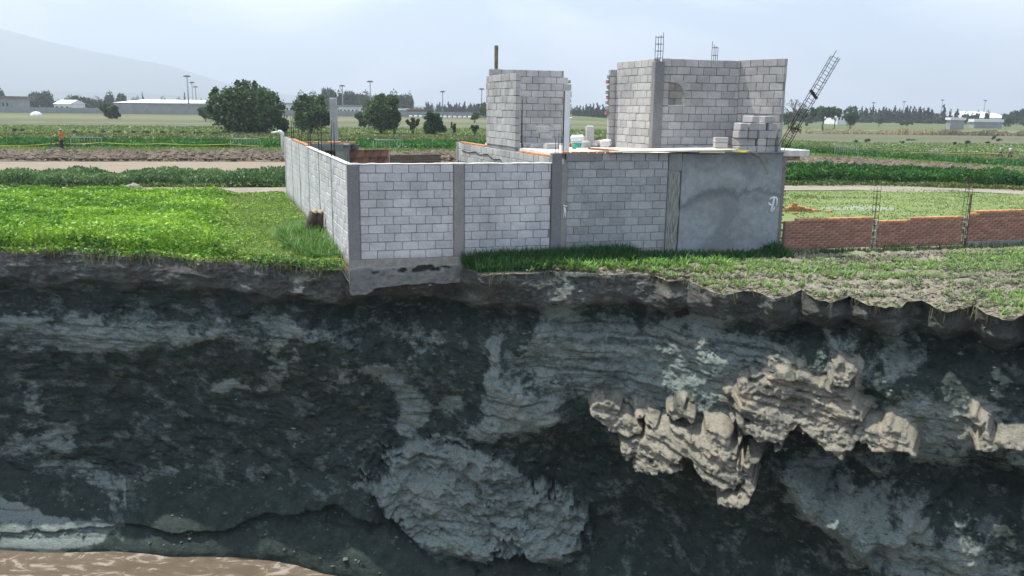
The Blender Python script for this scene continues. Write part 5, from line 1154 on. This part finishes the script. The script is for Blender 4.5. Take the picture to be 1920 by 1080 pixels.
for k in range(30): far('c', 1600 + k * 5.0 + random.uniform(-1.5, 1.5), 228, random.uniform(15, 22), 228 - random.uniform(198, 207), 460 + random.uniform(-20, 20), 'dark conifer in the long row behind the dry grass on the right', 'conifer row behind the dry grass')
far('c', 1767, 228, 19, 32, 440, 'broadest and tallest conifer at the right end of the long row', None); far('c', 1792, 229, 15, 27, 440, 'pointed conifer standing apart just right of the tallest one', None); far('c', 1780, 228, 9, 26, 460, 'thin conifer between the two taller ones at the right', None)
for k, (x, yb, w, h) in enumerate(((1492, 226, 14, 24), (1504, 226, 16, 28), (1530, 226, 16, 20), (1810, 228, 16, 18), (1822, 226, 12, 14), (1832, 222, 8, 14), (1850, 222, 10, 15), (1825, 232, 12, 14), (1882, 222, 8, 12), (1901, 228, 22, 24), (1915, 226, 14, 26))): far('b', x, yb, w, h, 430, 'distant round tree among the pale sheds at the far right' if x > 1700 else 'distant tree behind the bare tree', 'distant trees among the sheds on the right' if x > 1700 else 'distant trees behind the bare tree')
SKX = [4, 30, 48, 68, 88, 110, 145, 166, 180, 130, 205, 228, 60, 14, 195]
for k, (x, yb, w, h) in enumerate(((4, 198, 16, 34), (30, 205, 26, 22), (48, 204, 18, 20), (68, 205, 24, 36), (88, 205, 28, 38), (110, 203, 16, 16), (145, 202, 36, 26), (166, 200, 18, 20), (180, 196, 22, 14), (130, 196, 18, 16), (205, 192, 20, 20), (228, 190, 20, 18), (60, 196, 30, 16), (14, 196, 20, 14), (195, 200, 14, 14))): far('b', x, yb, w, h, 390 + 8 * (k % 4), f'{"tall" if h > 21 else "low"} hazy tree on the far left skyline, {ORD[sorted(SKX).index(x)]} from the left edge', 'trees on the far left skyline')
for k, (x, h, kd) in enumerate(((268, 20, 'c'), (258, 12, 'b'), (307, 11, 'b'), (335, 10, 'b'), (347, 20, 'c'), (378, 10, 'c'), (250, 10, 'b'))): far(kd, x, 193, 9 if kd == 'c' else 13, h, 470, 'small treetop rising behind the white warehouse roof' if k not in (0, 4) else ['pointed conifer top behind the left part of the warehouse roof', 0, 0, 0, 'pointed conifer top behind the right part of the warehouse roof'][k], 'treetops behind the warehouse' if k not in (0, 4) else None)
# hazy background wood filling the skyline
def woodline(name, x0, x1, yb, top, Y_, n, ls, c1, c2):
    xs_ = rng.uniform(x0, x1, n); hh = (yb - top) * (.55 + .45 * fbm(xs_ * .06, xs_ * 0, 5, int(x0) + 7)); ys_ = yb - hh * rng.random(n) ** .7
    Yd = Y_ + rng.uniform(-6, 6, n); P_ = np.array([onY(a, b_, c_) for a, b_, c_ in zip(xs_, ys_, Yd)]); P_[:, 2] = np.maximum(P_[:, 2], gz(P_[:, 0], P_[:, 1]) + .1)
    leaves(name, P_, ls, colmix(n, c1, c2), kind='stuff')
woodline('distant_wood', -60, 560, 203, 186, 560, 5000, 1.3, (.03, .045, .03), (.06, .085, .045))
woodline('distant_wood', 780, 1200, 213, 198, 600, 2500, 1.3, (.03, .045, .03), (.05, .07, .045))
woodline('distant_wood', 1440, 1760, 228, 207, 475, 6500, 1.2, (.022, .036, .024), (.04, .06, .035))
woodline('distant_wood', 1760, 1980, 226, 213, 500, 2500, 1.2, (.03, .045, .03), (.06, .08, .045))
# dry grass band on the right
for (xa, xb_, yb_, tp_, c1_, c2_, n_) in ((1498, 1740, 238, 226, (.26, .21, .13), (.40, .34, .23), 5200), (1740, 1925, 236, 224, (.14, .12, .08), (.26, .22, .15), 3200)):
    xs_ = rng.uniform(xa, xb_, n_); Yd = 235 + rng.uniform(-12, 12, n_); X0_ = (xs_ - 960) / F * Yd * 1.0; zz0 = gz(X0_, Yd); hh = 1.5 * (.6 + .6 * fbm(xs_ * .05, xs_ * 0, 4, 8)).clip(.1, 1.2)
    blades('dry_grass', np.column_stack([X0_, Yd, zz0]), hh * rng.uniform(.6, 1.2, n_), .45, colmix(n_, c1_, c2_), .35)
# low dark bushes along the field margins
k = 0
for (x, y, w, h) in [(25, 247, 14, 7), (43, 247, 10, 6), (142, 251, 12, 7), (172, 251, 9, 5), (195, 250, 10, 6), (220, 250, 18, 5), (250, 250, 8, 5), (272, 251, 16, 6), (305, 251, 14, 7), (345, 252, 20, 6), (372, 252, 16, 6), (402, 253, 12, 5), (452, 254, 12, 5), (482, 254, 14, 6), (1604, 268, 18, 6), (1625, 267, 20, 8), (1692, 269, 10, 5), (1788, 272, 8, 7), (1814, 271, 12, 9), (1852, 270, 8, 6), (1708, 264, 20, 4), (1862, 262, 10, 9), (1872, 265, 14, 6), (1705, 252, 8, 3)]:
    tree('field_bush', 'low dark bush on the grassy margin beyond the deep green strip on the ' + ('left' if x < 900 else 'right'), 'bush', x, y, w, h, 'bush', 300, .18, (.045, .08, .03), (.09, .13, .05), 'low bushes on the ' + ('left' if x < 900 else 'right') + ' field margin')
# ------------------------------------------------------------------ hills
def hills(name, pts_, Y_, depth, mat, seed):
    xs_ = np.linspace(pts_[0][0], pts_[-1][0], 220); ys_ = np.interp(xs_, [p_[0] for p_ in pts_], [p_[1] for p_ in pts_]) + 2.5 * fbm(xs_ * .02, xs_ * 0, 5, seed)
    top = np.array([onY(a, b_, Y_) for a, b_ in zip(xs_, ys_)]); V = []
    for v in np.linspace(0, 1, 26):
        yy = Y_ - depth * (1 - v); f_ = v ** 1.3; zz = -12 + (top[:, 2] + 12) * f_ * (1 + .10 * (1 - v) * fbm(top[:, 0] * .002, np.full(220, v * 4), 5, seed + 1)); V.append(np.column_stack([top[:, 0] * (yy / Y_), np.full(220, yy), zz]))
    V.append(np.column_stack([top[:, 0] * 1.04, np.full(220, Y_ + depth * .5), np.full(220, -12.)]))
    return tag(obj(name, mesh_np(name, np.concatenate(V), gridq(27, 220)), mat), kind='structure')
M_HILL = simple('hill', (.03, .05, .035), (.07, .09, .06), .004, bs=0)
hills('hills', [(-560, 48), (-500, 40), (-250, 32), (0, 52), (60, 70), (150, 92), (240, 108), (330, 126), (400, 148), (450, 162), (560, 180), (700, 196), (900, 203)], 5600, 1300, M_HILL, 3)
hills('hills', [(-600, 150), (-300, 160), (0, 166), (120, 172), (240, 174), (330, 180), (460, 187), (560, 196), (800, 204)], 4000, 900, M_HILL, 9)

# ------------------------------------------------------------------ far built things
M_WH = simple('white_roof', (.62, .63, .64), (.75, .76, .77), .3, bs=0); M_GW = simple('grey_wall_paint', (.24, .245, .25), (.32, .32, .32), .4, bs=0)
M_GL = simple('dark_window', (.03, .035, .04), (.05, .055, .06), 2, rough=.3, bs=0); M_REDR = simple('red_shed', (.22, .06, .05), (.30, .09, .07), .4, bs=0); M_ROOFB = simple('brown_roof', (.13, .09, .07), (.2, .15, .12), .5, bs=0)
def far_building(name, label, x0, x1, ytop, yb, Y_, roof=.25, dep=25, wallm=M_GW, roofm=M_WH, nwin=0, pitched=False, cat='building'):
    a, b_ = onY(x0, yb, Y_), onY(x1, yb, Y_); z0_ = float(gz(a[0], Y_)) - .3; zt_ = onY((x0 + x1) / 2, ytop, Y_)[2]; W = b_[0] - a[0]; hh = zt_ - z0_
    t = thing(name, label, cat, (a[0] + W / 2, Y_, z0_), R(3)); hw_ = hh * (1 - roof)
    obj('wall', boxes_me('wall', [(0, dep / 2, hw_ / 2, W, dep, hw_)]), wallm, t)
    if pitched:
        V = [(-W / 2 - .3, -.4, hw_ + .02), (W / 2 + .3, -.4, hw_ + .02), (W / 2 + .3, dep + .4, hw_ + .02), (-W / 2 - .3, dep + .4, hw_ + .02), (-W / 2 - .3, dep / 2, hh), (W / 2 + .3, dep / 2, hh)]
        obj('roof', mesh_np('roof', V, [(0, 1, 5, 4), (2, 3, 4, 5), (3, 2, 1, 0)], [(0, 4, 3), (1, 2, 5)], smooth=False), roofm, t)
    else: obj('roof', boxes_me('roof', [(0, dep / 2, hw_ + (hh - hw_) / 2 + .01, W + .8, dep + .8, hh - hw_)]), roofm, t)
    for k in range(nwin): obj('window', boxes_me('window', [(-W / 2 + W * (k + .5) / nwin, -.03, hw_ * .55, W / nwin * .45, .06, hw_ * .28)]), M_GL, t)
    return t
far_building('warehouse', 'long low grey warehouse with a bright white roof on the left skyline', 216, 404, 186.5, 208, 330, .26, 60, M_GW, M_WH, pitched=True)
far_building('warehouse_annex', 'lower grey annex joined before the right half of the white roofed warehouse', 288, 402, 193, 208, 322, .10, 7, M_GW, M_WH)
far_building('white_building', 'rounded white house among trees on the far left', 102, 131, 187, 205, 350, .35, 14, M_WH, M_WH, 3, True)
far_building('brown_roofed_building', 'brown roofed building at the far left edge', -12, 18, 180, 203, 340, .18, 16, M_GW, M_ROOFB, 4)
far_building('white_building', 'white two storey building between the biggest tree and the forked tree', 536, 556, 193, 216, 320, .1, 12, M_WH, M_GW, 3)
far_building('white_building', 'low pale building right of the lone concrete column', 636, 672, 197, 211, 330, .15, 14, M_WH, M_GW, 5)
far_building('red_shed', 'low red shed beyond the grey wall behind the round bushy tree', 764, 792, 204.5, 213, 340, .2, 10, M_REDR, M_ROOFB)
far_building('low_shed', 'low pale shed left of the red shed', 748, 764, 204, 213, 340, .2, 10, M_GW, M_WH)
far_building('white_building', 'small white building with dark windows behind the upright tree on the right', 1570, 1588, 209, 226, 380, .1, 14, M_WH, M_WH, 3)
far_building('flat_shed', 'low flat roofed grey shed in the dry grass on the right', 1782, 1808, 220.5, 230, 300, .2, 2.5, M_GW, M_WH, 0)
far_building('pale_factory', 'wide pale factory roof on the far right skyline', 1816, 1894, 212, 226, 480, .45, 30, M_GW, M_WH, 8, True)
far_building('pale_factory', 'thin white factory roof behind the wider one at the far right', 1820, 1870, 209.5, 222, 560, .3, 30, M_GW, M_WH, 0, True)
far_building('pale_wall', 'low pale wall before the factories at the far right', 1826, 1880, 223.5, 230, 330, .3, 3, M_GW, M_WH, cat='wall')
# long grey boundary wall across the plain
A_ = onY(-60, 215, 285); B_ = onY(1010, 218, 300); nL = 46
fwl = thing('far_wall', 'long low grey wall crossing the plain behind the yard trees', 'wall', (A_[0], A_[1], 0), math.atan2(B_[1] - A_[1], B_[0] - A_[0])); ln = math.hypot(B_[0] - A_[0], B_[1] - A_[1])
pw = ln / nL; pm = boxes_me('panel', [(0, 0, .85, pw - .25, .12, 1.9)]); pm.materials.append(M_GW); pk = boxes_me('post', [(0, 0, 1.0, .24, .24, 2.2)]); pk.materials.append(M_COLB)
for k in range(nL): obj('panel', pm, None, fwl, (pw * (k + .5), 0, 0)); obj('post', pk, None, fwl, (pw * k, 0, 0))
for k in range(26):
    q = onY(770 + k * 9.2 - (0 if k < 13 else -70), 216.5, 283); X0 = q[0]
    tag(bev_box('white_block', 1.1, .6, .8, .15, M_WH, None, (X0, 283, .35), (0, 0, 0), .05, k), 'small white block in the row along the foot of the far grey wall', 'block', 'white blocks along the far wall')
o = thing('covered_mound', 'white sheeted mound on the brown field at the far left', 'mound', tuple(ground(68, 217)))
bm = bmesh.new(); bmesh.ops.create_icosphere(bm, subdivisions=3, radius=1)
for v in bm.verts: v.co = Vector((v.co.x * 1.5, v.co.y * 1.1, max(v.co.z, -.1) * 1.1)) * (1 + .08 * random.random())
me = bpy.data.meshes.new('sheet'); bm.to_mesh(me); bm.free(); obj('sheet', me, M_WH, o)
# lamp masts
def mast(x, top, yb, Y_, label, wide=9):
    X0 = onY(x, yb, Y_)[0]; zt_ = onY(x, top, Y_)[2]; z0_ = float(gz(X0, Y_)); t = thing('lamp_mast', label, 'lamp mast', (X0, Y_, z0_)); hh = zt_ - z0_; px = Y_ / F
    obj('pole', tubes_me('pole', [([(0, 0, 0), (0, 0, hh * .5), (0, 0, hh)], [.30, .22, .15])], 7), M_GW, t); obj('crossarm', boxes_me('crossarm', [(0, 0, hh, wide * px, .25, .25)]), M_GW, t)
    for s_ in (-1, -.4, .4, 1): obj('lamp_head', boxes_me('lamp_head', [(s_ * wide * px * .45, 0, hh - .25, .9, .5, .35)]), M_COLB, t)
mast(355, 142, 212, 310, 'tallest lamp mast, leftmost of the three beside the biggest tree'); mast(363, 154, 208, 360, 'middle lamp mast of the three beside the biggest tree', 7); mast(369, 162, 206, 420, 'shortest lamp mast, rightmost of the three beside the biggest tree', 6)
mast(643, 160, 208, 340, 'lamp mast just right of the lone concrete column', 7); mast(695, 152, 208, 320, 'lamp mast above the tall crowned tree', 8); mast(830, 171, 212, 360, 'slender lamp mast above the far conifer row', 6); mast(903, 166, 212, 340, 'lamp mast directly left of the left roof room', 7)
for k, (x, tp_) in enumerate(((1635, 192), (1692, 190), (1763, 187), (1843, 188))): mast(x, tp_, 224, 520, ['faint far mast leftmost of four over the conifer row', 'faint far mast second from left over the conifer row', 'faint far mast above the tallest conifer', 'faint far mast at the right over the pale factories'][k], 4)

# ------------------------------------------------------------------ barricades, tape
M_ZINC = simple('zinc_tube', (.30, .32, .32), (.42, .44, .44), 5, rough=.45, bs=0)
def barricade(x0, x1, yb, label, ang=0):
    a = ground(x0, yb); b_ = ground(x1, yb); ln = 2.4; mx_ = (a + b_) / 2; t = thing('crowd_barrier', label, 'barrier', (mx_[0], mx_[1], mx_[2]), ang, 'crowd barriers standing in the fields'); h = 1.12; r_ = .018
    L2 = ln / 2; obj('frame', tubes_me('frame', [([(-L2, 0, .12), (-L2, 0, h - .12), (-L2 + .12, 0, h), (L2 - .12, 0, h), (L2, 0, h - .12), (L2, 0, .12), (-L2, 0, .12)], r_)], 6), M_ZINC, t)
    for k in range(10): obj('bar', tubes_me('bar', [([(-L2 + (k + 1) * ln / 11, 0, .12), (-L2 + (k + 1) * ln / 11, 0, h)], .008)], 5), M_ZINC, t)
    for s_ in (-1, 1): obj('foot', tubes_me('foot', [([(s_ * L2 * .8, -.3, .0), (s_ * L2 * .8, 0, .12), (s_ * L2 * .8, .3, .0)], .02)], 5), M_ZINC, t)
barricade(138, 188, 284, 'crowd barrier right beside the man in the orange shirt', .05); barricade(440, 482, 286, 'crowd barrier in the grass below the biggest tree', 0); barricade(708, 748, 288, 'crowd barrier seen over the front wall behind the yard', 0); barricade(1744, 1772, 297, 'crowd barrier on the right field left of the two walking people', .3); barricade(1572, 1600, 297, 'faint low crowd barrier left on the right field', .2); barricade(1916, 1942, 299, 'crowd barrier cut by the right edge', .0)
def tape(label, pxs):
    P_ = [onY(x, y, Y_) for x, y, Y_ in pxs]; t = thing('caution_tape', label, 'tape', tuple(P_[0])); o_ = P_[0]; pts_ = []
    for i in range(len(P_) - 1):
        for k in range(8): u = k / 8; p_ = P_[i] * (1 - u) + P_[i + 1] * u; p_ = p_ - np.array([0, 0, .10 * math.sin(math.pi * u)]); pts_.append(tuple(p_ - o_))
    pts_.append(tuple(P_[-1] - o_)); ribbon('tape', pts_, .05, M_TAPE, t)
    for i, p_ in enumerate(P_):
        q = p_ - o_; zg = float(gz(p_[0], p_[1])) - o_[2]; obj('stake', tubes_me('stake', [([(q[0], q[1] + .03, zg - .1), (q[0], q[1] + .03, q[2] + .06)], .02)], 5), M_WOOD, t)
tape('yellow tape line crossing the left field behind the man in orange', [(-30, 273, 66), (112, 268, 70), (190, 267, 70), (300, 269, 72), (430, 270, 75), (530, 273, 77)])
tape('yellow tape line seen behind the yard between the shed and the house', [(655, 273, 79), (740, 275, 80), (800, 277, 81), (862, 278, 82)])
tape('yellow tape line crossing the right field behind the walking people', [(1500, 283, 92), (1620, 284, 96), (1745, 286, 99), (1850, 287, 101), (1950, 288, 104)])

# ------------------------------------------------------------------ people
M_SKIN = simple('skin', (.28, .15, .10), (.34, .19, .13), 4, rough=.6, bs=0); M_HAIR = simple('hair', (.012, .01, .008), (.03, .022, .018), 9, bs=0)
def cloth(n_, c): return simple(n_, tuple(x * .75 for x in c), c, 6, bs=.3, bd=.01)
M_ORG = cloth('orange_cloth', (.62, .17, .05)); M_NAVY = cloth('dark_trousers', (.035, .04, .055)); M_WHT = cloth('white_cloth', (.62, .62, .62)); M_LGR = cloth('light_grey_cloth', (.42, .45, .46)); M_SHOE = cloth('shoe', (.03, .03, .03))
def skin_obj(name, verts, edges, radii, mat, parent, root=0, lv=2):
    me = bpy.data.meshes.new(name); me.from_pydata(verts, edges, []); o = obj(name, me, mat, parent)
    sk = o.modifiers.new('skin', 'SKIN'); sk.use_smooth_shade = True; ss = o.modifiers.new('sub', 'SUBSURF'); ss.levels = lv; ss.render_levels = lv
    for i, r_ in enumerate(radii): me.skin_vertices[0].data[i].radius = (r_, r_) if not hasattr(r_, '__len__') else r_
    me.skin_vertices[0].data[root].use_root = True; return o
def person(label, loc, rz, stride=.2, shirt=M_ORG, pants=M_NAVY, arms=((.25, .2), (.25, .2)), cap=None, hair=True, lean=0.0, hcap=M_LGR):
    """faces local +X; joints laid out for a 1.7 m adult"""
    t = thing('person', label, 'person', loc, rz); ln = lean
    hip = Vector((0, 0, .92)); neck = Vector((ln * .5, 0, 1.45)); head = Vector((ln * .62, 0, 1.60))
    J = [hip, Vector((ln * .25, 0, 1.15)), Vector((ln * .42, 0, 1.36)), neck, Vector((ln * .55, 0, 1.53)), head + Vector((.01, 0, .02))]; E_ = [(0, 1), (1, 2), (2, 3), (3, 4), (4, 5)]; Rr = [.10, .095, .10, .052, .075, .085]
    def add(p_, par, r_): J.append(Vector(p_)); E_.append((par, len(J) - 1)); Rr.append(r_); return len(J) - 1
    sh, fe = [], []
    for s_, (fx, bend) in zip((-1, 1), arms):
        a = add((ln * .42, s_ * .19, 1.38), 2, .05); b_ = add((ln * .42 + fx * .5, s_ * .23, 1.12), a, .04); c_ = add((ln * .42 + fx * .5 + bend, s_ * .2, .98 + bend * .35), b_, .028); d_ = add((ln * .42 + fx * .5 + bend * 1.22, s_ * .19, .93 + bend * .45), c_, .03); sh.append((a, b_, c_, d_))
        hv = J[d_]
        for f_ in range(5): 
            q = add(tuple(hv + Vector((.045 + .01 * (f_ % 3), (f_ - 2) * .016, -.03 if f_ else .0))), d_, .009)
    for s_, fx in ((-1, stride), (1, -stride)):
        a = add((0, s_ * .095, .86), 0, .085); b_ = add((fx * .55 + .03, s_ * .10, .48), a, .058); c_ = add((fx * 1.0 - (.05 if fx < 0 else 0), s_ * .10, .09), b_, .04); d_ = add((fx * 1.0 + .14, s_ * .11, .045), c_, .035); fe.append((a, b_, c_, d_))
    skin_obj('body', [tuple(v) for v in J], E_, Rr, M_SKIN, t)
    sv = [J[0] + Vector((0, 0, .02)), J[1], J[2], J[2] + Vector((0, 0, .06))]; se = [(0, 1), (1, 2), (2, 3)]; sr = [.135, .13, .14, .085]
    for q in sh: sv += [J[q[0]], J[q[0]].lerp(J[q[1]], .8)]; k = len(sv); se += [(2, k - 2), (k - 2, k - 1)]; sr += [.075, .062]
    skin_obj('shirt', [tuple(v) for v in sv], se, sr, shirt, t)
    pv_ = [J[0] + Vector((0, 0, .04)), J[0] - Vector((0, 0, .05))]; pe_ = [(0, 1)]; pr = [.125, .125]
    for q in fe: pv_ += [J[q[0]] - Vector((0, 0, .04)), J[q[1]], J[q[2]] + Vector((0, 0, .03))]; k = len(pv_); pe_ += [(1, k - 3), (k - 3, k - 2), (k - 2, k - 1)]; pr += [.10, .078, .062]
    skin_obj('trousers', [tuple(v) for v in pv_], pe_, pr, pants, t)
    for q in fe: skin_obj('shoe', [tuple(J[q[2]] + Vector((-.03, 0, -.045))), tuple(J[q[3]] + Vector((.0, 0, 0)))], [(0, 1)], [.048, .042], M_SHOE, t)
    def ell(name, c_, sx, sy, sz, mat, cut=None):
        bm = bmesh.new(); bmesh.ops.create_uvsphere(bm, u_segments=14, v_segments=10, radius=1)
        for v in bm.verts: v.co = Vector((v.co.x * sx, v.co.y * sy, v.co.z * sz))
        if cut is not None: bmesh.ops.delete(bm, geom=[v for v in bm.verts if v.co.z < cut], context='VERTS')
        me = bpy.data.meshes.new(name); bm.to_mesh(me); bm.free(); me.polygons.foreach_set('use_smooth', [True] * len(me.polygons)); return obj(name, me, mat, t, tuple(c_))
    ell('nose', head + Vector((.098, 0, .0)), .018, .012, .02, M_SKIN)
    for s_ in (-1, 1): ell('eye', head + Vector((.082, s_ * .032, .03)), .012, .014, .01, M_HAIR); ell('ear', head + Vector((0, s_ * .085, .01)), .018, .012, .03, M_SKIN)
    ell('hair', head + Vector((-.02, 0, .045)), .098, .09, .085, M_HAIR, -.03)
    if cap: ell('cap', head + Vector((-.005, 0, .06)), .108, .1, .085, hcap, -.005); obj('cap_brim', boxes_me('cap_brim', [(.13, 0, .0, .10, .13, .012)]), hcap, t, tuple(head + Vector((0, 0, .065))))
    return t
g = ground(116, 283)
person('person in orange shirt, dark trousers and light cap, standing astride a bicycle', tuple(g), R(-20), .07, M_ORG, M_NAVY, ((.25, .28), (.25, .3)), True, lean=.10)
bi = thing('bicycle', 'dark bicycle with a rear rack, held by the person in orange', 'bicycle', (g[0] - .05, g[1] - .02, g[2]), R(-3))
for x in (-.55, .55):
    bm = bmesh.new(); w_ = []
    ring = [(.0, 0, 0)]; pts_ = [(x + .33 * math.cos(a), 0, .34 + .33 * math.sin(a)) for a in np.linspace(0, 2 * math.pi, 25)]
    bm.free(); wh = obj('wheel', tubes_me('wheel', [(pts_, .022)], 5), M_SHOE, bi); obj('spokes', tubes_me('spokes', [([(x, 0, .34), pts_[k]], .004) for k in range(0, 24, 3)], 3), M_STEEL, wh)
obj('frame', tubes_me('frame', [([(-.55, 0, .34), (-.1, 0, .34), (.36, 0, .78), (-.2, 0, .80), (-.1, 0, .34)], .018), ([(-.55, 0, .34), (-.2, 0, .78)], .012), ([(.36, 0, .90), (.36, 0, .78), (.55, 0, .34)], .016)], 6), M_SHOE, bi)
obj('handlebar', tubes_me('handlebar', [([(.30, -.26, 1.0), (.38, -.1, 1.0), (.38, .1, 1.0), (.30, .26, 1.0)], .014), ([(.36, 0, .88), (.38, 0, 1.0)], .014)], 6), M_SHOE, bi)
obj('saddle', boxes_me('saddle', [(-.2, 0, .87, .24, .13, .05), (-.2, 0, .82, .03, .03, .09)]), M_SHOE, bi); obj('rack', boxes_me('rack', [(-.60, 0, .74, .42, .16, .02), (-.72, .06, .55, .015, .015, .4), (-.72, -.06, .55, .015, .015, .4)]), M_STEEL, bi)
g = ground(1875, 297.5); person('person in light vest walking, left of the walking pair on the right field', tuple(g), R(175), .26, M_LGR, M_NAVY, ((.1, .1), (-.15, .1)))
g = ground(1893, 298); person('person in white shirt and dark trousers, right of the walking pair', tuple(g), R(190), .22, M_WHT, M_NAVY, ((.12, .1), (-.1, .1)), True, hcap=M_WHT)

# ------------------------------------------------------------------ odds and ends near the house
q = lwpt(4.6, .32, 0)
lg = thing('log_bundle', 'two split weathered logs leaning against the side wall among maize', 'logs', tuple(q), TL)
obj('log', tubes_me('log', [([(-.30, .05, -.05), (-.12, .0, .45), (.02, -.05, .86)], [.12, .125, .13])], 9), M_BARK, lg); obj('log', tubes_me('log', [([(.10, .1, -.05), (.16, .05, .40), (.18, 0, .84)], [.13, .14, .13])], 9), M_BARK, lg)
M_CUT = simple('cut_wood', (.22, .18, .12), (.36, .29, .20), 12, bs=.2)
for p_, r_ in (((.02, -.05, .862), .125), ((.18, 0, .842), .12), ((-.36, .0, .30), .075)): obj('cut_face', tubes_me('cut_face', [([tuple(Vector(p_) + Vector((0, 0, -.01))), tuple(Vector(p_) + Vector((-.01, -.01, .012)))], r_)], 9), M_CUT, lg)
obj('log', tubes_me('log', [([(.05, .1, .18), (-.36, .0, .30)], [.06, .075])], 8), M_WOOD, lg)
# pile of loose bricks in the lot
pc = ground(1500, 397)
BR0 = [block_mesh('loose_brick', .235, .12, .06, 70 + i, .003, .004) for i in range(3)]
for m_ in BR0: m_.materials.append(M_BRKO)
lay = [(-.45 + .24 * i, .02 * i, .03, random.uniform(-.3, .3)) for i in range(7)] + [(-.3 + .22 * i, .05, .095, random.uniform(-.4, .4)) for i in range(5)] + [(-.1 + .2 * i, .03, .16, random.uniform(-.5, .5)) for i in range(3)] + [(0, .05, .225, .2), (.06, .02, .29, -.3)]
for k, (x, y, z, rz) in enumerate(lay):
    o = bpy.data.objects.new('loose_brick', BR0[k % 3]); o.location = (pc[0] - .25 + x, pc[1] + y, pc[2] + z + .02); o.rotation_euler = (0, 0, rz); link(o); tag(o, 'loose orange brick in the heap on the grass behind the brick wall', 'brick', 'heap of loose bricks on the grass')
for k, (x, y) in enumerate(((1513, 396), (1520, 399), (1554, 398), (1490, 402), (1527, 396))):
    g = ground(x, y); o = bpy.data.objects.new('loose_brick', BR0[k % 3]); o.location = (g[0], g[1], g[2] + .035); o.rotation_euler = (random.uniform(-.2, .2), .1, k * 1.1); link(o); tag(o, ['loose brick lying just right of the heap', 'loose brick lying two steps right of the heap', 'single loose brick farthest right of the heap', 'loose brick lying in front of the heap', 'loose brick behind the stray ones right of the heap'][k], 'brick', 'bricks strayed from the heap')
# spilled lime patch
g0 = ground(1608, 391); a = np.linspace(0, 2 * math.pi, 60, endpoint=False); rad = 1 + .35 * fbm(np.cos(a) * 2, np.sin(a) * 2, 4, 3)
mlm, nt, b = new_mat('lime', .9, .1); nt.links.new(ramp(nt, noise(nt, 3, 8, .7), [(.35, (.16, .20, .11)), (.6, (.28, .32, .24))]), b.inputs['Base Color'])
V = [(g0[0] + 1.5 * r_ * math.cos(t_), g0[1] + .95 * r_ * math.sin(t_) + .15 * r_ * math.cos(t_), g0[2] + .02) for t_, r_ in zip(a, rad)] + [(g0[0], g0[1], g0[2] + .05)]
tag(obj('lime_patch', mesh_np('lime_patch', V, T=[(i, (i + 1) % 60, 60) for i in range(60)]), mlm), kind='stuff')
# stones by the path on the left
M_STN = simple('stone', (.16, .15, .13), (.34, .32, .28), 6, bs=.6)
for k, (x, y, s_) in enumerate(((243, 355, .22), (251, 355, .26), (120, 356, .12), (352, 354, .1))):
    g = ground(x, y); bm = bmesh.new(); bmesh.ops.create_icosphere(bm, subdivisions=2, radius=s_)
    for v in bm.verts: v.co *= random.uniform(.8, 1.15); v.co.z *= .7
    me = bpy.data.meshes.new('stone'); bm.to_mesh(me); bm.free(); tag(obj('stone', me, M_STN, None, tuple(g + np.array([0, 0, s_ * .4]))), ['grey stone, left one of the pair on the dirt path', 'grey stone, right one of the pair on the dirt path', 'small stone on the left part of the dirt path', 'small stone on the path between the pair and the side wall'][k], 'stone')

# ------------------------------------------------------------------ air
HAZE = 0.00038
hv = [(x, y, z) for x in (-7600, 7600) for y in (-7600, 7600) for z in (-10.5, 560)]
hz_me = mesh_np('haze', hv, [(0, 1, 3, 2), (4, 6, 7, 5), (0, 4, 5, 1), (2, 3, 7, 6), (0, 2, 6, 4), (1, 5, 7, 3)], smooth=False)
mh = bpy.data.materials.new('haze'); mh.use_nodes = True; nt = mh.node_tree; nt.nodes.clear()
pv = N(nt, 'ShaderNodeVolumePrincipled'); pv.inputs['Color'].default_value = (.82, .91, 1, 1); pv.inputs['Density'].default_value = HAZE; pv.inputs['Anisotropy'].default_value = 0.2
mo = N(nt, 'ShaderNodeOutputMaterial'); nt.links.new(pv.outputs[0], mo.inputs['Volume'])
haze = obj('haze', hz_me, mh); tag(haze, kind='stuff')
